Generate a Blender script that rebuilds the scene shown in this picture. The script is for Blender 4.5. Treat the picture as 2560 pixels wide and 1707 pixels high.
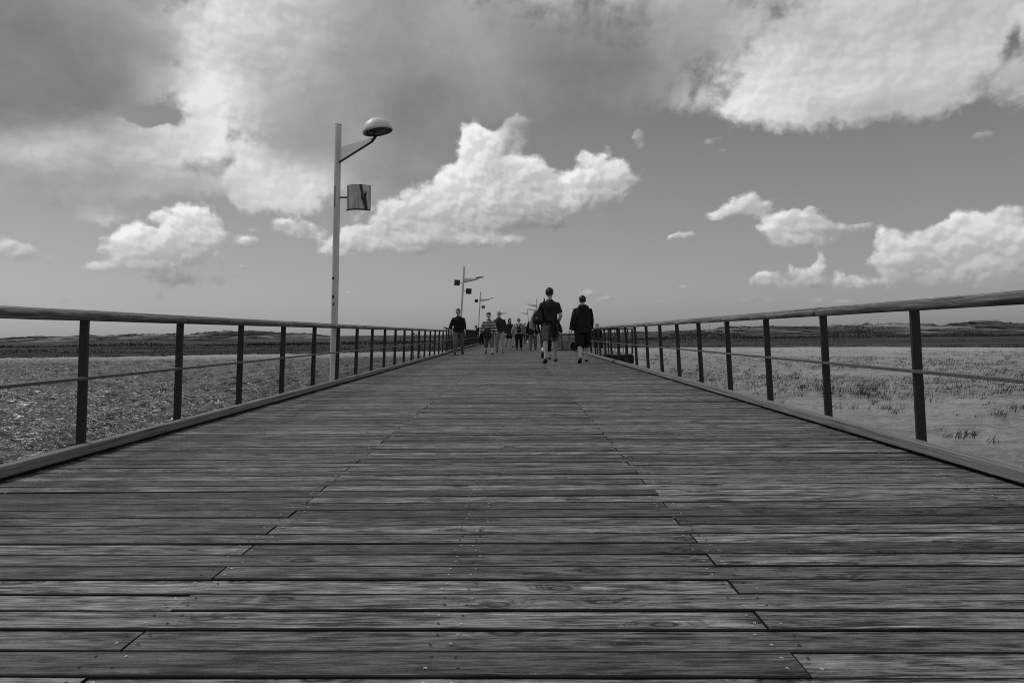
import bpy, math, random
import numpy as np
from mathutils import Vector, Matrix, Euler, noise

random.seed(7)
rng = np.random.default_rng(11)
scene = bpy.context.scene
for o in list(bpy.data.objects):
    bpy.data.objects.remove(o, do_unlink=True)
COL = scene.collection
RAD = math.radians

# ------------------------------------------------------------------ camera
F_PX, CX, CY = 1800.0, 1280.0, 853.5          # focal length and centre in photo pixels
CAM_H = 0.78
YAW, PITCH, ROLL = RAD(0.4622), RAD(-0.6025), RAD(-0.6337)
cam_data = bpy.data.cameras.new('camera')
cam_data.sensor_width = 36.0
cam_data.lens = 36.0 * F_PX / 2560.0
cam_data.clip_start = 0.05
cam_data.clip_end = 30000.0
cam = bpy.data.objects.new('camera', cam_data)
COL.objects.link(cam)
cam.matrix_world = (Matrix.Translation((0, 0, CAM_H)) @ Matrix.Rotation(YAW, 4, 'Z')
                    @ Matrix.Rotation(math.pi / 2 + PITCH, 4, 'X') @ Matrix.Rotation(ROLL, 4, 'Z'))
scene.camera = cam


def view_dir(px, py):
    """world direction seen at a point of the photograph"""
    x = (px - CX) / F_PX
    y = -(py - CY) / F_PX
    c, s = math.cos(ROLL), math.sin(ROLL)
    x, y = c * x - s * y, s * x + c * y
    cp, sp = math.cos(PITCH), math.sin(PITCH)
    d = (x, cp - y * sp, sp + y * cp)
    cy, sy = math.cos(YAW), math.sin(YAW)
    return Vector((cy * d[0] - sy * d[1], sy * d[0] + cy * d[1], d[2]))


def at_depth(px, py, Y):
    d = view_dir(px, py)
    return Vector((0, 0, CAM_H)) + d * (Y / d.y)


# ------------------------------------------------------------------ render / colour
scene.view_settings.view_transform = 'Standard'
scene.view_settings.look = 'None'
scene.view_settings.exposure = 0.0
scene.view_settings.gamma = 1.0
scene.render.film_transparent = False
scene.cycles.filter_width = 1.0
scene.cycles.use_denoising = False
scene.cycles.use_adaptive_sampling = True
scene.cycles.adaptive_threshold = 0.01
scene.cycles.adaptive_min_samples = 12


def s2l(v):
    v /= 255.0
    return v / 12.92 if v <= 0.04045 else ((v + 0.055) / 1.055) ** 2.4


# ------------------------------------------------------------------ node helper
class NT:
    def __init__(self, tree):
        self.t = tree
        self.n = tree.nodes
        self.l = tree.links

    def new(self, typ, **kw):
        nd = self.n.new(typ)
        for k, v in kw.items():
            setattr(nd, k, v)
        return nd

    def put(self, sock, v):
        if v is None:
            return
        if isinstance(v, bpy.types.NodeSocket):
            self.l.new(v, sock)
        else:
            sock.default_value = v

    def math(self, op, a, b=None, c=None, clamp=False):
        nd = self.new('ShaderNodeMath', operation=op, use_clamp=clamp)
        self.put(nd.inputs[0], a)
        self.put(nd.inputs[1], b)
        if c is not None:
            self.put(nd.inputs[2], c)
        return nd.outputs[0]

    def vmath(self, op, a, b=None, c=None, out=0):
        nd = self.new('ShaderNodeVectorMath', operation=op)
        self.put(nd.inputs[0], a)
        if b is not None:
            self.put(nd.inputs[1], b)
        if c is not None:
            self.put(nd.inputs[2], c)
        return nd.outputs[out]

    def scale(self, v, s):
        nd = self.new('ShaderNodeVectorMath', operation='SCALE')
        self.put(nd.inputs[0], v)
        self.put(nd.inputs[3], s)
        return nd.outputs[0]

    def noise(self, vec, scale=1.0, detail=4.0, rough=0.5, lac=2.0, dist=0.0, out='Fac', ntype='FBM', dim='3D'):
        nd = self.new('ShaderNodeTexNoise', noise_dimensions=dim, noise_type=ntype)
        self.put(nd.inputs['Vector'], vec)
        nd.inputs['Scale'].default_value = scale
        nd.inputs['Detail'].default_value = detail
        nd.inputs['Roughness'].default_value = rough
        nd.inputs['Lacunarity'].default_value = lac
        nd.inputs['Distortion'].default_value = dist
        return nd.outputs[out]

    def voro(self, vec, scale=1.0, detail=0.0, rough=0.5, feature='F1', out='Distance', smooth=None, rand=1.0, dim='3D'):
        nd = self.new('ShaderNodeTexVoronoi', feature=feature, voronoi_dimensions=dim)
        self.put(nd.inputs['Vector'], vec)
        nd.inputs['Scale'].default_value = scale
        if 'Detail' in nd.inputs:
            nd.inputs['Detail'].default_value = detail
            nd.inputs['Roughness'].default_value = rough
        if smooth is not None and 'Smoothness' in nd.inputs:
            nd.inputs['Smoothness'].default_value = smooth
        nd.inputs['Randomness'].default_value = rand
        return nd.outputs[out]

    def ramp(self, v, a, b, c=0.0, d=1.0, smooth=False, clamp=True):
        nd = self.new('ShaderNodeMapRange', clamp=clamp)
        if smooth:
            nd.interpolation_type = 'SMOOTHSTEP'
        self.put(nd.inputs['Value'], v)
        self.put(nd.inputs['From Min'], a)
        self.put(nd.inputs['From Max'], b)
        self.put(nd.inputs['To Min'], c)
        self.put(nd.inputs['To Max'], d)
        return nd.outputs['Result']

    def mix(self, f, a, b):
        nd = self.new('ShaderNodeMix', data_type='FLOAT')
        self.put(nd.inputs[0], f)
        self.put(nd.inputs[2], a)
        self.put(nd.inputs[3], b)
        return nd.outputs[0]

    def xyz(self, x, y, z):
        nd = self.new('ShaderNodeCombineXYZ')
        self.put(nd.inputs[0], x)
        self.put(nd.inputs[1], y)
        self.put(nd.inputs[2], z)
        return nd.outputs[0]

    def sep(self, v):
        nd = self.new('ShaderNodeSeparateXYZ')
        self.put(nd.inputs[0], v)
        return nd.outputs


# ------------------------------------------------------------------ sun direction
SUN_EL, SUN_AZ = RAD(52), RAD(-62)             # azimuth from +Y, negative = to the left
sun_vec = Vector((math.sin(SUN_AZ) * math.cos(SUN_EL), math.cos(SUN_AZ) * math.cos(SUN_EL), math.sin(SUN_EL)))

# ------------------------------------------------------------------ world: pale sky with cumulus
world = bpy.data.worlds.new('World')
scene.world = world
world.use_nodes = True
W = NT(world.node_tree)
W.n.clear()
# cloud masses: x, y, rx, ry (photo units / 1.0884), weight, brightness (sRGB)
SHEETS = [
    (-30,130,260,170,1.0,112),(150,260,190,80,.9,122),(300,60,150,90,1,138),(300,165,110,50,.7,150),(60,300,90,40,.6,125),
    (530,60,100,90,1.1,220),(690,20,90,90,1.2,228),(470,180,55,90,1.2,228),(350,190,50,50,.6,190),(395,105,50,40,.5,175),
    (620,180,70,100,.9,185),(700,260,90,110,.9,158),(760,320,110,80,.9,142),(900,90,190,120,1.2,148),(800,150,110,80,.6,168),
    (1110,150,200,80,1.1,136),(1090,230,170,70,1.0,122),(1060,215,50,26,.5,150),(980,120,60,40,.5,165),(1230,200,70,30,.5,145),(1350,150,220,90,1.0,130),(930,260,120,60,.9,126),(1400,-20,160,28,1.1,196),
    (1620,60,130,80,.9,165),(1712,52,34,20,.7,208),(1830,180,120,80,1.4,214),(1960,190,110,60,1.1,202),(2010,70,170,90,1.3,198),
    (2250,60,150,110,1.1,200),(1990,250,190,34,.9,158),(1720,240,60,32,1.0,214),(2140,160,90,80,1,190),(1585,225,55,30,.6,170),
    (1450,210,110,50,.6,138),(2335,195,55,60,.7,175),(1780,215,70,50,.9,214),(1200,340,90,26,.25,130),
    (40,345,130,34,1.0,214),(60,400,170,44,.9,164),(150,372,60,18,.6,190),(380,300,34,22,.8,222),(470,300,50,34,.9,220),(215,335,120,36,1,212),(330,312,90,36,1.1,222),(440,340,120,40,1,208),
    (300,395,180,36,.9,178),(560,260,50,70,.8,206),(585,400,60,50,1,212),(565,460,40,30,.8,188),(100,425,90,24,.6,152),
    (690,415,70,44,1.1,212),(690,468,55,30,.6,180),(240,500,55,26,.8,186),(430,420,130,18,.6,165),
    (340,264,58,24,-1.6,0),(398,145,30,18,-.7,0),(530,318,22,24,-.5,0),(525,372,34,14,-.5,0),(420,488,90,20,-.5,0),
    (80,440,170,26,.9,158),(300,438,170,22,.8,168),(160,480,90,22,.5,160),(620,470,60,30,.6,185),(960,400,80,40,.7,150),(860,450,80,30,.6,165),
    (820,350,120,60,.7,138),(900,400,110,40,.6,142),(1040,245,50,26,.4,150),
    (900,-150,900,120,1.0,160),(2100,-160,500,130,1.0,190),(-420,150,260,220,1.0,140),(2700,150,220,160,1.0,170),
    (2310,100,22,34,-.7,0),(1600,220,14,14,-.5,0),
]
CUMULI = [
    (298,546,38,38,1.5,228),(318,580,66,32,1.3,200),(232,612,52,20,1,196),(435,518,62,44,1.5,220),(385,556,66,44,1.4,205),(400,600,90,30,1.1,180),(420,640,90,20,.8,150),
    (490,545,40,44,1.0,200),(562,550,24,11,.9,205),(582,525,12,8,.5,190),(30,582,90,20,.9,190),(0,560,60,14,.7,192),(350,500,18,16,.6,185),
    (695,528,58,28,1.0,200),(645,520,28,12,.7,185),(762,578,34,12,.9,205),(850,552,86,28,1.2,208),(910,572,90,16,1.0,182),(775,560,40,14,.9,198),(830,535,50,20,.8,192),
    (1112,322,36,36,1.7,230),(1086,368,40,44,1.6,232),(1050,425,46,34,1.4,224),(1020,425,20,20,.9,210),(1150,375,40,36,1.2,198),(1150,420,55,30,1.2,214),(1210,392,30,36,1.4,218),
    (1245,430,34,34,1.2,196),(1270,420,16,22,.8,205),(1000,480,84,34,1.4,204),(915,500,70,24,1.2,205),(1010,545,90,24,1.1,192),(1085,470,80,40,1.4,210),(1130,552,74,12,1.1,212),(1170,480,80,34,1.2,186),(1100,520,90,26,1.0,178),
    (1240,468,50,18,1.0,206),(1308,438,26,36,1.5,220),(1290,480,50,30,.9,175),(1240,512,80,20,.7,140),(1390,403,52,46,1.7,212),(1360,420,34,34,1.2,205),(1330,358,18,24,.9,196),
    (1430,420,26,30,1.0,196),(1184,285,36,30,1.2,164),(1180,314,26,20,1.0,168),(960,425,46,30,.6,172),(920,470,50,18,.6,180),
    (1470,300,12,18,.7,160),(1472,325,16,18,.7,158),(1632,330,20,12,.8,166),(1660,346,22,8,.6,160),(2265,313,26,12,.9,172),
    (1705,466,44,24,1.3,208),(1685,488,56,12,1.2,206),(1640,495,24,8,.9,205),(1752,485,22,20,.9,180),(1575,540,28,12,1.2,202),(1550,547,20,6,.9,198),
    (1790,530,36,32,1.3,208),(1830,500,40,20,1.2,205),(1870,508,44,22,1.1,205),(1920,520,44,20,1.0,190),(1990,514,32,10,.9,184),(1850,555,70,16,1.0,180),(1874,480,14,14,.8,182),
    (2035,555,32,34,1.2,212),(2065,600,50,32,1.2,198),(2110,590,56,40,1.2,184),(2140,545,40,16,.8,176),(2215,505,40,30,1.3,212),(2200,550,70,36,1.3,202),(2280,555,90,44,1.4,205),(2312,488,34,24,1.2,190),
    (2345,560,60,50,1,200),(2180,600,90,26,.9,180),(2230,618,120,26,1.2,192),(1768,640,40,16,1.1,196),(1745,648,26,10,.8,195),(1832,628,20,18,1.0,198),
    (1884,600,14,24,1.1,208),(1872,625,20,22,1,196),(1960,640,40,16,1.0,198),(2030,650,50,12,.9,185),(1850,655,90,14,.8,168),(2080,640,50,16,.8,178),(2260,650,120,18,.8,174),
    (1573,656,16,7,1.0,180),(1350,670,26,9,.8,168),(1400,685,30,7,.8,166),(1465,688,30,6,.7,164),(1540,694,80,6,.6,160),(1700,690,110,10,.6,158),
    (20,697,26,7,.7,165),(552,611,12,4,.8,172),(795,671,14,5,.8,168),(1950,690,160,10,.7,162),(2250,690,160,10,.7,162),(150,690,30,4,.5,158),(560,712,30,4,.5,156),
    (2650,600,200,60,.9,180),(-350,560,220,40,.9,180),
]
tc = W.new('ShaderNodeTexCoord')
dirv = W.vmath('NORMALIZE', tc.outputs['Generated'])
dx, dy, dz = W.sep(dirv)
az = W.math('ARCTAN2', dx, dy)
el = W.math('ARCSINE', dz)
# cloud-edge warp, finer towards the horizon
hgt = W.ramp(el, 0.0, 0.42, 0.0, 1.0)
p0 = W.xyz(az, W.math('MULTIPLY', el, 1.25), 0.0)
wn1 = W.noise(p0, 9.0, 3.0, 0.5, out='Color', dim='2D')
wn2 = W.noise(p0, 34.0, 4.0, 0.6, out='Color', dim='2D')
w1 = W.vmath('SUBTRACT', wn1, (0.5, 0.5, 0.5))
w2 = W.vmath('SUBTRACT', wn2, (0.5, 0.5, 0.5))
uv = W.vmath('MULTIPLY_ADD', W.scale(w1, W.mix(W.ramp(el, 0.24, 0.42), 0.018, 0.085)), (1, 0.8, 0), W.xyz(az, el, 0.0))
uv = W.vmath('MULTIPLY_ADD', w2, (0.020, 0.016, 0), uv)
SHX = Vector((-0.45, 1.0, 0.0)).normalized()        # the lit side of a cumulus: up and to the left


def field(blobs, floor, shaded):
    acc, sh = None, 0.0
    for (cx, cy, rx, ry, w, b) in blobs:
        d = view_dir(cx * 1.0884, cy * 1.0884).normalized()
        a0, e0 = math.atan2(d.x, d.y), math.asin(d.z)
        k = 1.0884 / F_PX * math.cos(math.atan(abs(cx * 1.0884 - CX) / F_PX)) ** 1.6 * 1.08
        sx, sy = 1 / (rx * k), 1 / (ry * k)
        q = W.vmath('MULTIPLY_ADD', uv, (sx, sy, 0), (-a0 * sx, -e0 * sy, 0))
        g = W.math('POWER', 0.32, W.vmath('DOT_PRODUCT', q, q, out=1))
        wb = abs(w) if w > 0 else 0.0
        lin = s2l(b) if b else 0.0
        acc = W.vmath('MULTIPLY_ADD', W.scale((w, wb * wb * lin, wb * wb), g), (1, 1, 1), acc if acc else floor)
        if shaded:
            sd_ = W.vmath('DOT_PRODUCT', q, (SHX.x * wb * wb, SHX.y * wb * wb, 0), out=1)
            sh = W.math('MULTIPLY_ADD', sd_, g, sh)
    D_, BS, WS = W.sep(acc)
    return D_, W.math('DIVIDE', BS, WS), (W.math('DIVIDE', sh, WS) if shaded else None)


D, bright, _ = field(SHEETS, (0.0, 0.0012, 0.004), False)
D2, bright2, shade2 = field(CUMULI, (0.0, 0.0016, 0.004), True)
# billows for edges and for relief inside the clouds
off = Vector((-0.0045, 0.0075, 0))


pb = W.vmath('MULTIPLY_ADD', w1, (0.03, 0.02, 0), p0)


def billow(shift):
    p = W.vmath('ADD', pb, tuple(shift))
    v = W.voro(p, 34.0, 2.0, 0.5, feature='SMOOTH_F1', smooth=0.5, dim='2D')
    n = W.noise(p, 20.0, 3.0, 0.5, dim='2D')
    return W.math('ADD', W.math('MULTIPLY', v, -0.7), n)


b0 = billow((0, 0, 0))
b1 = billow(off)
edge = W.noise(uv, 46.0, 6.0, 0.65, dim='2D')
# large broken cloud outside the photographed part of the sky
bgn = W.noise(dirv, 2.3, 5.0, 0.6)
side = W.ramp(W.math('ABSOLUTE', az), 0.75, 1.1)
high = W.ramp(el, 0.52, 0.75)
out_m = W.math('MAXIMUM', side, high)
Dg = W.mix(out_m, D, W.ramp(bgn, 0.35, 0.6, 0.0, 1.3))
bil = W.math('SUBTRACT', b0, 0.2)
edg = W.math('SUBTRACT', edge, 0.5)
dens = W.math('ADD', Dg, W.math('ADD', W.math('MULTIPLY', bil, 0.45), W.math('MULTIPLY', edg, 0.75)))
alpha = W.ramp(dens, 0.16, 0.92, 0.0, 1.0, smooth=True)
fine = W.noise(pb, 5.5, 6.0, 0.56, dim='2D')
bright = W.math('MULTIPLY_ADD', W.math('SUBTRACT', bright, 0.32), 0.98, 0.335)
br = W.math('MULTIPLY', bright, W.ramp(fine, 0.28, 0.72, 0.80, 1.24))
relief = W.math('MINIMUM', W.math('MAXIMUM', W.math('SUBTRACT', b0, b1), -0.16), 0.22)
br = W.math('MULTIPLY', br, W.math('MULTIPLY_ADD', relief, W.ramp(bright, 0.3, 0.6, 0.06, 0.34), 1.0))
br = W.mix(out_m, br, W.ramp(bgn, 0.4, 0.7, 0.55, 0.3))
br = W.math('MINIMUM', W.math('MAXIMUM', br, 0.17), 0.80)
# cumulus in front: crisp lit tops, soft grey bases
sh2 = W.math('MINIMUM', W.math('MAXIMUM', shade2, -0.9), 0.9)
dens2 = W.math('ADD', W.math('MULTIPLY', D2, 1.04), W.math('ADD', W.math('MULTIPLY', bil, 0.85), W.math('MULTIPLY', edg, 0.60)))
alpha2 = W.ramp(dens2, W.ramp(sh2, -0.5, 0.4, 0.10, 0.24), W.ramp(sh2, -0.5, 0.4, 1.15, 0.86), 0.0, 1.0, smooth=True)
br2 = W.math('MULTIPLY', bright2, W.math('MULTIPLY_ADD', sh2, 0.36, 0.93))
br2 = W.math('MULTIPLY', br2, W.math('MULTIPLY_ADD', relief, 0.7, 1.0))
br2 = W.math('MINIMUM', W.math('MAXIMUM', br2, 0.14), 0.88)
sky = W.new('ShaderNodeTexSky', sky_type='NISHITA')
sky.sun_disc = False
sky.sun_elevation = SUN_EL
sky.sun_rotation = SUN_AZ
sky.air_density = 1.0
sky.dust_density = 1.5
sky.ozone_density = 1.0
bw = W.new('ShaderNodeRGBToBW')
W.l.new(sky.outputs[0], bw.inputs[0])
SKY_STR = 0.1
skyv = W.math('MULTIPLY', bw.outputs[0], SKY_STR)
skyv = W.math('MULTIPLY', W.math('POWER', skyv, 0.55), 0.34)
skyv = W.math('MULTIPLY', skyv, W.ramp(el, 0.0, 0.36, 1.62, 1.02))
# the air thickens towards the horizon and pales the lowest clouds
lowfade = W.ramp(el, 0.0, 0.08, 0.45, 1.0)
fin = W.mix(W.math('MULTIPLY', alpha, lowfade), skyv, br)
fin = W.mix(W.math('MULTIPLY', alpha2, lowfade), fin, br2)
fin = W.mix(W.ramp(el, -0.004, 0.0), 0.12, fin)
bg = W.new('ShaderNodeBackground')
W.put(bg.inputs['Color'], W.math('DIVIDE', fin, SKY_STR))
bg.inputs['Strength'].default_value = SKY_STR
wo = W.new('ShaderNodeOutputWorld')
W.l.new(bg.outputs[0], wo.inputs['Surface'])
world.cycles.sampling_method = 'MANUAL'
world.cycles.sample_map_resolution = 512

# ------------------------------------------------------------------ sun behind thin cloud
sd = bpy.data.lights.new('sun', 'SUN')
sd.energy = 1.5
sd.angle = RAD(14)
sd.color = (1.0, 1.0, 1.0)
sun = bpy.data.objects.new('sun', sd)
sun.rotation_euler = sun_vec.to_track_quat('Z', 'Y').to_euler()
COL.objects.link(sun)

# ------------------------------------------------------------------ materials
def new_mat(name):
    m = bpy.data.materials.new(name)
    m.use_nodes = True
    m.node_tree.nodes.clear()
    T = NT(m.node_tree)
    b = T.new('ShaderNodeBsdfPrincipled')
    o = T.new('ShaderNodeOutputMaterial')
    T.l.new(b.outputs[0], o.inputs['Surface'])
    return m, T, b


def bump(T, b, h, strength=0.5, dist=0.01):
    n = T.new('ShaderNodeBump')
    n.inputs['Strength'].default_value = strength
    n.inputs['Distance'].default_value = dist
    T.l.new(h, n.inputs['Height'])
    T.l.new(n.outputs[0], b.inputs['Normal'])


def plain(name, v, rough=0.7, var=0.25, scale=8.0, spec=0.4, metal=0.0, bmp=0.0, bscale=None, stretch=(1, 1, 1)):
    """grey paint / cloth / metal with mottling"""
    m, T, b = new_mat(name)
    tcx = T.new('ShaderNodeTexCoord').outputs['Object']
    p = T.vmath('MULTIPLY', tcx, stretch)
    n = T.noise(p, scale, 5.0, 0.6)
    c = T.ramp(n, 0.3, 0.7, v * (1 - var), v * (1 + var))
    T.put(b.inputs['Base Color'], c)
    b.inputs['Roughness'].default_value = rough
    b.inputs['Metallic'].default_value = metal
    b.inputs['Specular IOR Level'].default_value = spec
    if bmp:
        bump(T, b, T.noise(p, bscale or scale * 3, 4.0, 0.6), 0.6, bmp)
    return m


def wood_mat(name, axis, lo, hi, board_var=0.35, rough=0.62, knots=True, fine=1.0):
    """weathered softwood, grain along one axis, each board (mesh island) with a tone of its own"""
    m, T, b = new_mat(name)
    obj = T.new('ShaderNodeTexCoord').outputs['Object']
    rnd = T.new('ShaderNodeNewGeometry').outputs['Random Per Island']
    x, y, z = T.sep(obj)
    if axis == 'Y':
        x, y = T.math('MULTIPLY', y, 0.30), T.math('ADD', x, T.math('MULTIPLY', z, 0.8))
    shift = T.math('MULTIPLY', rnd, 37.0)
    # grain lines bend round knots
    kp = T.xyz(T.math('ADD', T.math('MULTIPLY', x, 3.0), shift), T.math('ADD', T.math('MULTIPLY', y, 6.6), T.math('MULTIPLY', shift, 3.1)), 0.0)
    vn = T.new('ShaderNodeTexVoronoi', feature='F1', voronoi_dimensions='2D')
    T.put(vn.inputs['Vector'], kp)
    vn.inputs['Scale'].default_value = 1.0
    pick = T.ramp(T.sep(vn.outputs['Color'])[0], 0.60, 0.61, 1.0, 0.0)       # only some cells hold a knot
    wobk = T.noise(kp, 7.0, 2.0)
    kd = T.math('ADD', T.math('ADD', vn.outputs['Distance'], pick), T.math('MULTIPLY', T.math('SUBTRACT', wobk, 0.5), 0.09))
    knot = T.ramp(kd, 0.05, 0.40, 1.0, 0.0, smooth=True)
    gp = T.xyz(T.math('ADD', T.math('MULTIPLY', x, 1.3), shift), T.math('MULTIPLY', y, 26.0), T.math('ADD', z, shift))
    gw = T.noise(gp, 0.8, 2.0, 0.5)
    yy = T.math('ADD', T.math('MULTIPLY', y, 48.0), T.math('MULTIPLY', T.math('ADD', gw, T.math('MULTIPLY', knot, 0.6)), 7.0))
    lp = T.xyz(T.math('ADD', T.math('MULTIPLY', x, 3.6), shift), yy, shift)
    lines = T.noise(lp, 1.0, 6.0, 0.72)
    fp = T.xyz(T.math('ADD', T.math('MULTIPLY', x, 9.0), shift), T.math('MULTIPLY', y, 105.0), shift)
    fines = T.noise(fp, 1.0, 4.0, 0.7)
    bp = T.xyz(T.math('ADD', T.math('MULTIPLY', x, 4.2), shift), T.math('MULTIPLY', y, 17.0), shift)
    blot = T.noise(bp, 1.4, 5.0, 0.6)
    v = T.math('ADD', T.math('MULTIPLY', lines, 0.85), T.math('MULTIPLY', fines, 0.85 * fine))
    v = T.math('ADD', v, T.math('MULTIPLY', blot, 0.45))
    v = T.ramp(v, 0.93, 1.24, 0.0, 1.0)
    c = T.mix(v, lo, hi)
    c = T.math('MULTIPLY', c, T.ramp(rnd, 0.0, 1.0, 1 - board_var, 1 + board_var))
    # long dark stains and pale worn streaks
    sp = T.xyz(T.math('ADD', T.math('MULTIPLY', x, 3.2), shift), T.math('MULTIPLY', y, 62.0), shift)
    st = T.noise(sp, 1.0, 5.0, 0.65)
    c = T.math('MULTIPLY', c, T.ramp(st, 0.34, 0.47, 0.30, 1.0))
    c = T.math('MULTIPLY', c, T.ramp(st, 0.58, 0.70, 1.0, 2.2))
    if knots:
        kk = T.ramp(kd, 0.09, 0.17, 0.16, 1.0, smooth=True)
        ring = T.ramp(kd, 0.06, 0.08, 4.6, 1.0, smooth=True)
        c = T.math('MULTIPLY', T.math('MULTIPLY', c, kk), ring)
    T.put(b.inputs['Base Color'], c)
    T.put(b.inputs['Roughness'], T.ramp(lines, 0.3, 0.7, rough + 0.12, rough - 0.08))
    b.inputs['Specular IOR Level'].default_value = 0.35
    bh = T.math('ADD', T.math('MULTIPLY', fines, 0.6), lines)
    bump(T, b, bh, 0.8, 0.007)
    return m


M = {}
M['deck'] = wood_mat('deck_wood', 'X', 0.011, 0.230, 0.58)
M['rail'] = wood_mat('handrail_wood', 'Y', 0.07, 0.30, 0.15, fine=0.8)
M['kerb'] = wood_mat('kerb_wood', 'Y', 0.17, 0.30, 0.10, fine=0.6, knots=False)
M['steel'] = plain('dark_steel', 0.013, 0.5, 0.4, 30.0, 0.5, bmp=0.0015)
M['bar'] = plain('flat_bar_steel', 0.07, 0.45, 0.4, 30.0, 0.6)
M['beam'] = plain('tarred_beam', 0.012, 0.8, 0.4, 6.0)
M['screw'] = plain('screw_metal', 0.60, 0.4, 0.5, 300.0, 0.5)
M['pole'] = plain('pole_paint', 0.60, 0.5, 0.22, 9.0, 0.4, stretch=(1, 1, 0.12))
M['plate'] = plain('arm_plate', 0.66, 0.5, 0.08, 6.0, 0.5)
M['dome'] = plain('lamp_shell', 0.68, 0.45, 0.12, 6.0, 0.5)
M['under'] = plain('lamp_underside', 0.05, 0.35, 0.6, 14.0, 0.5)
M['armd'] = plain('arm_steel', 0.02, 0.5, 0.3, 20.0)
M['panel'] = plain('sheet_metal', 0.62, 0.16, 0.18, 5.0, 0.5, metal=1.0, bmp=0.004, bscale=3.0)
m, T, b = new_mat('painted_reflection_sheet')  # curved sheet with the dark reflection of a pole painted into its colour
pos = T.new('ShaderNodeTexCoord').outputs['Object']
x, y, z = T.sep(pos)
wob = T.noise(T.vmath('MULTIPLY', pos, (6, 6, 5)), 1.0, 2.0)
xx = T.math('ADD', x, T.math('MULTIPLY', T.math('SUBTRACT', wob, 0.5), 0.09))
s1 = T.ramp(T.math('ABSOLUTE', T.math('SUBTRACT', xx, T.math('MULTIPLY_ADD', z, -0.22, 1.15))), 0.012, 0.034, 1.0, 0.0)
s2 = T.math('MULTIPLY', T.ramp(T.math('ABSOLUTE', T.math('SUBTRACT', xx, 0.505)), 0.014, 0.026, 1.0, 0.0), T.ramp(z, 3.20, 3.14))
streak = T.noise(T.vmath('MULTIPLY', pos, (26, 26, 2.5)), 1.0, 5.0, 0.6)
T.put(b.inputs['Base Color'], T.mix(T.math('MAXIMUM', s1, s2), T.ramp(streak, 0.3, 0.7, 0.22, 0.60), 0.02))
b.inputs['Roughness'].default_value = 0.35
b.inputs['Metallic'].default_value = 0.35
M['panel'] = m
M['signd'] = plain('dark_sign', 0.03, 0.5, 0.5, 12.0)
M['signl'] = plain('faded_sign', 0.16, 0.5, 0.3, 12.0)
M['bench'] = wood_mat('bench_wood', 'X', 0.07, 0.20, 0.2)
M['skin'] = plain('skin', 0.34, 0.55, 0.12, 25.0)
M['skinp'] = plain('pale_skin', 0.48, 0.55, 0.10, 25.0)
M['black'] = plain('black_cloth', 0.012, 0.85, 0.5, 9.0, 0.2, bmp=0.012, bscale=9.0)
M['char'] = plain('charcoal_cloth', 0.030, 0.85, 0.5, 9.0, 0.2, bmp=0.015, bscale=8.0)
M['tee'] = plain('dark_tshirt', 0.026, 0.85, 0.45, 6.0, 0.2, bmp=0.018, bscale=7.0)
M['shorts'] = plain('grey_shorts', 0.12, 0.85, 0.4, 7.0, 0.2, bmp=0.02, bscale=8.0)
M['khaki'] = plain('khaki_cloth', 0.125, 0.85, 0.4, 7.0, 0.2, bmp=0.02, bscale=8.0)
M['pale'] = plain('pale_cloth', 0.30, 0.85, 0.3, 8.0, 0.2, bmp=0.02, bscale=8.0)
M['white'] = plain('white_cloth', 0.72, 0.7, 0.12, 12.0, 0.2)
M['hair'] = plain('dark_hair', 0.014, 0.6, 0.6, 40.0, 0.4, bmp=0.006, bscale=60.0)
M['hairg'] = plain('grey_hair', 0.20, 0.6, 0.4, 40.0, 0.3, bmp=0.006, bscale=60.0)
M['shoe'] = plain('dark_shoe', 0.02, 0.6, 0.5, 20.0)
M['bag'] = plain('bag_nylon', 0.012, 0.6, 0.5, 14.0, 0.4, bmp=0.01, bscale=12.0)

# striped sweater: knitted bands
m, T, b = new_mat('striped_knit')
z = T.sep(T.new('ShaderNodeTexCoord').outputs['Object'])[2]
f = T.math('FRACT', T.math('MULTIPLY', z, 9.2))
T.put(b.inputs['Base Color'], T.mix(T.ramp(f, 0.46, 0.52), 0.012, 0.55))
b.inputs['Roughness'].default_value = 0.9
M['stripe'] = m


# ------------------------------------------------------------------ mesh helpers
def link(name, verts, faces, mats, parent=None, smooth=False, midx=None, loc=None, rot=None):
    me = bpy.data.meshes.new(name)
    me.from_pydata([tuple(v) for v in verts], [], faces)
    for mm in (mats if isinstance(mats, (list, tuple)) else [mats]):
        me.materials.append(mm)
    if midx is not None:
        me.polygons.foreach_set('material_index', np.array(midx, dtype=np.int32))
    if smooth:
        me.polygons.foreach_set('use_smooth', np.ones(len(faces), dtype=bool))
    me.update()
    o = bpy.data.objects.new(name, me)
    COL.objects.link(o)
    if parent is not None:
        o.parent = parent
    if loc is not None:
        o.location = loc
    if rot is not None:
        o.rotation_euler = rot
    return o


def tag(o, label=None, cat=None, group=None, kind=None):
    if label:
        o['label'] = label
    if cat:
        o['category'] = cat
    if group:
        o['group'] = group
    if kind:
        o['kind'] = kind
    return o


def empty(name, loc=(0, 0, 0), rot=(0, 0, 0)):
    o = bpy.data.objects.new(name, None)
    o.empty_display_size = 0.2
    o.location = loc
    o.rotation_euler = rot
    COL.objects.link(o)
    return o


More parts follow.
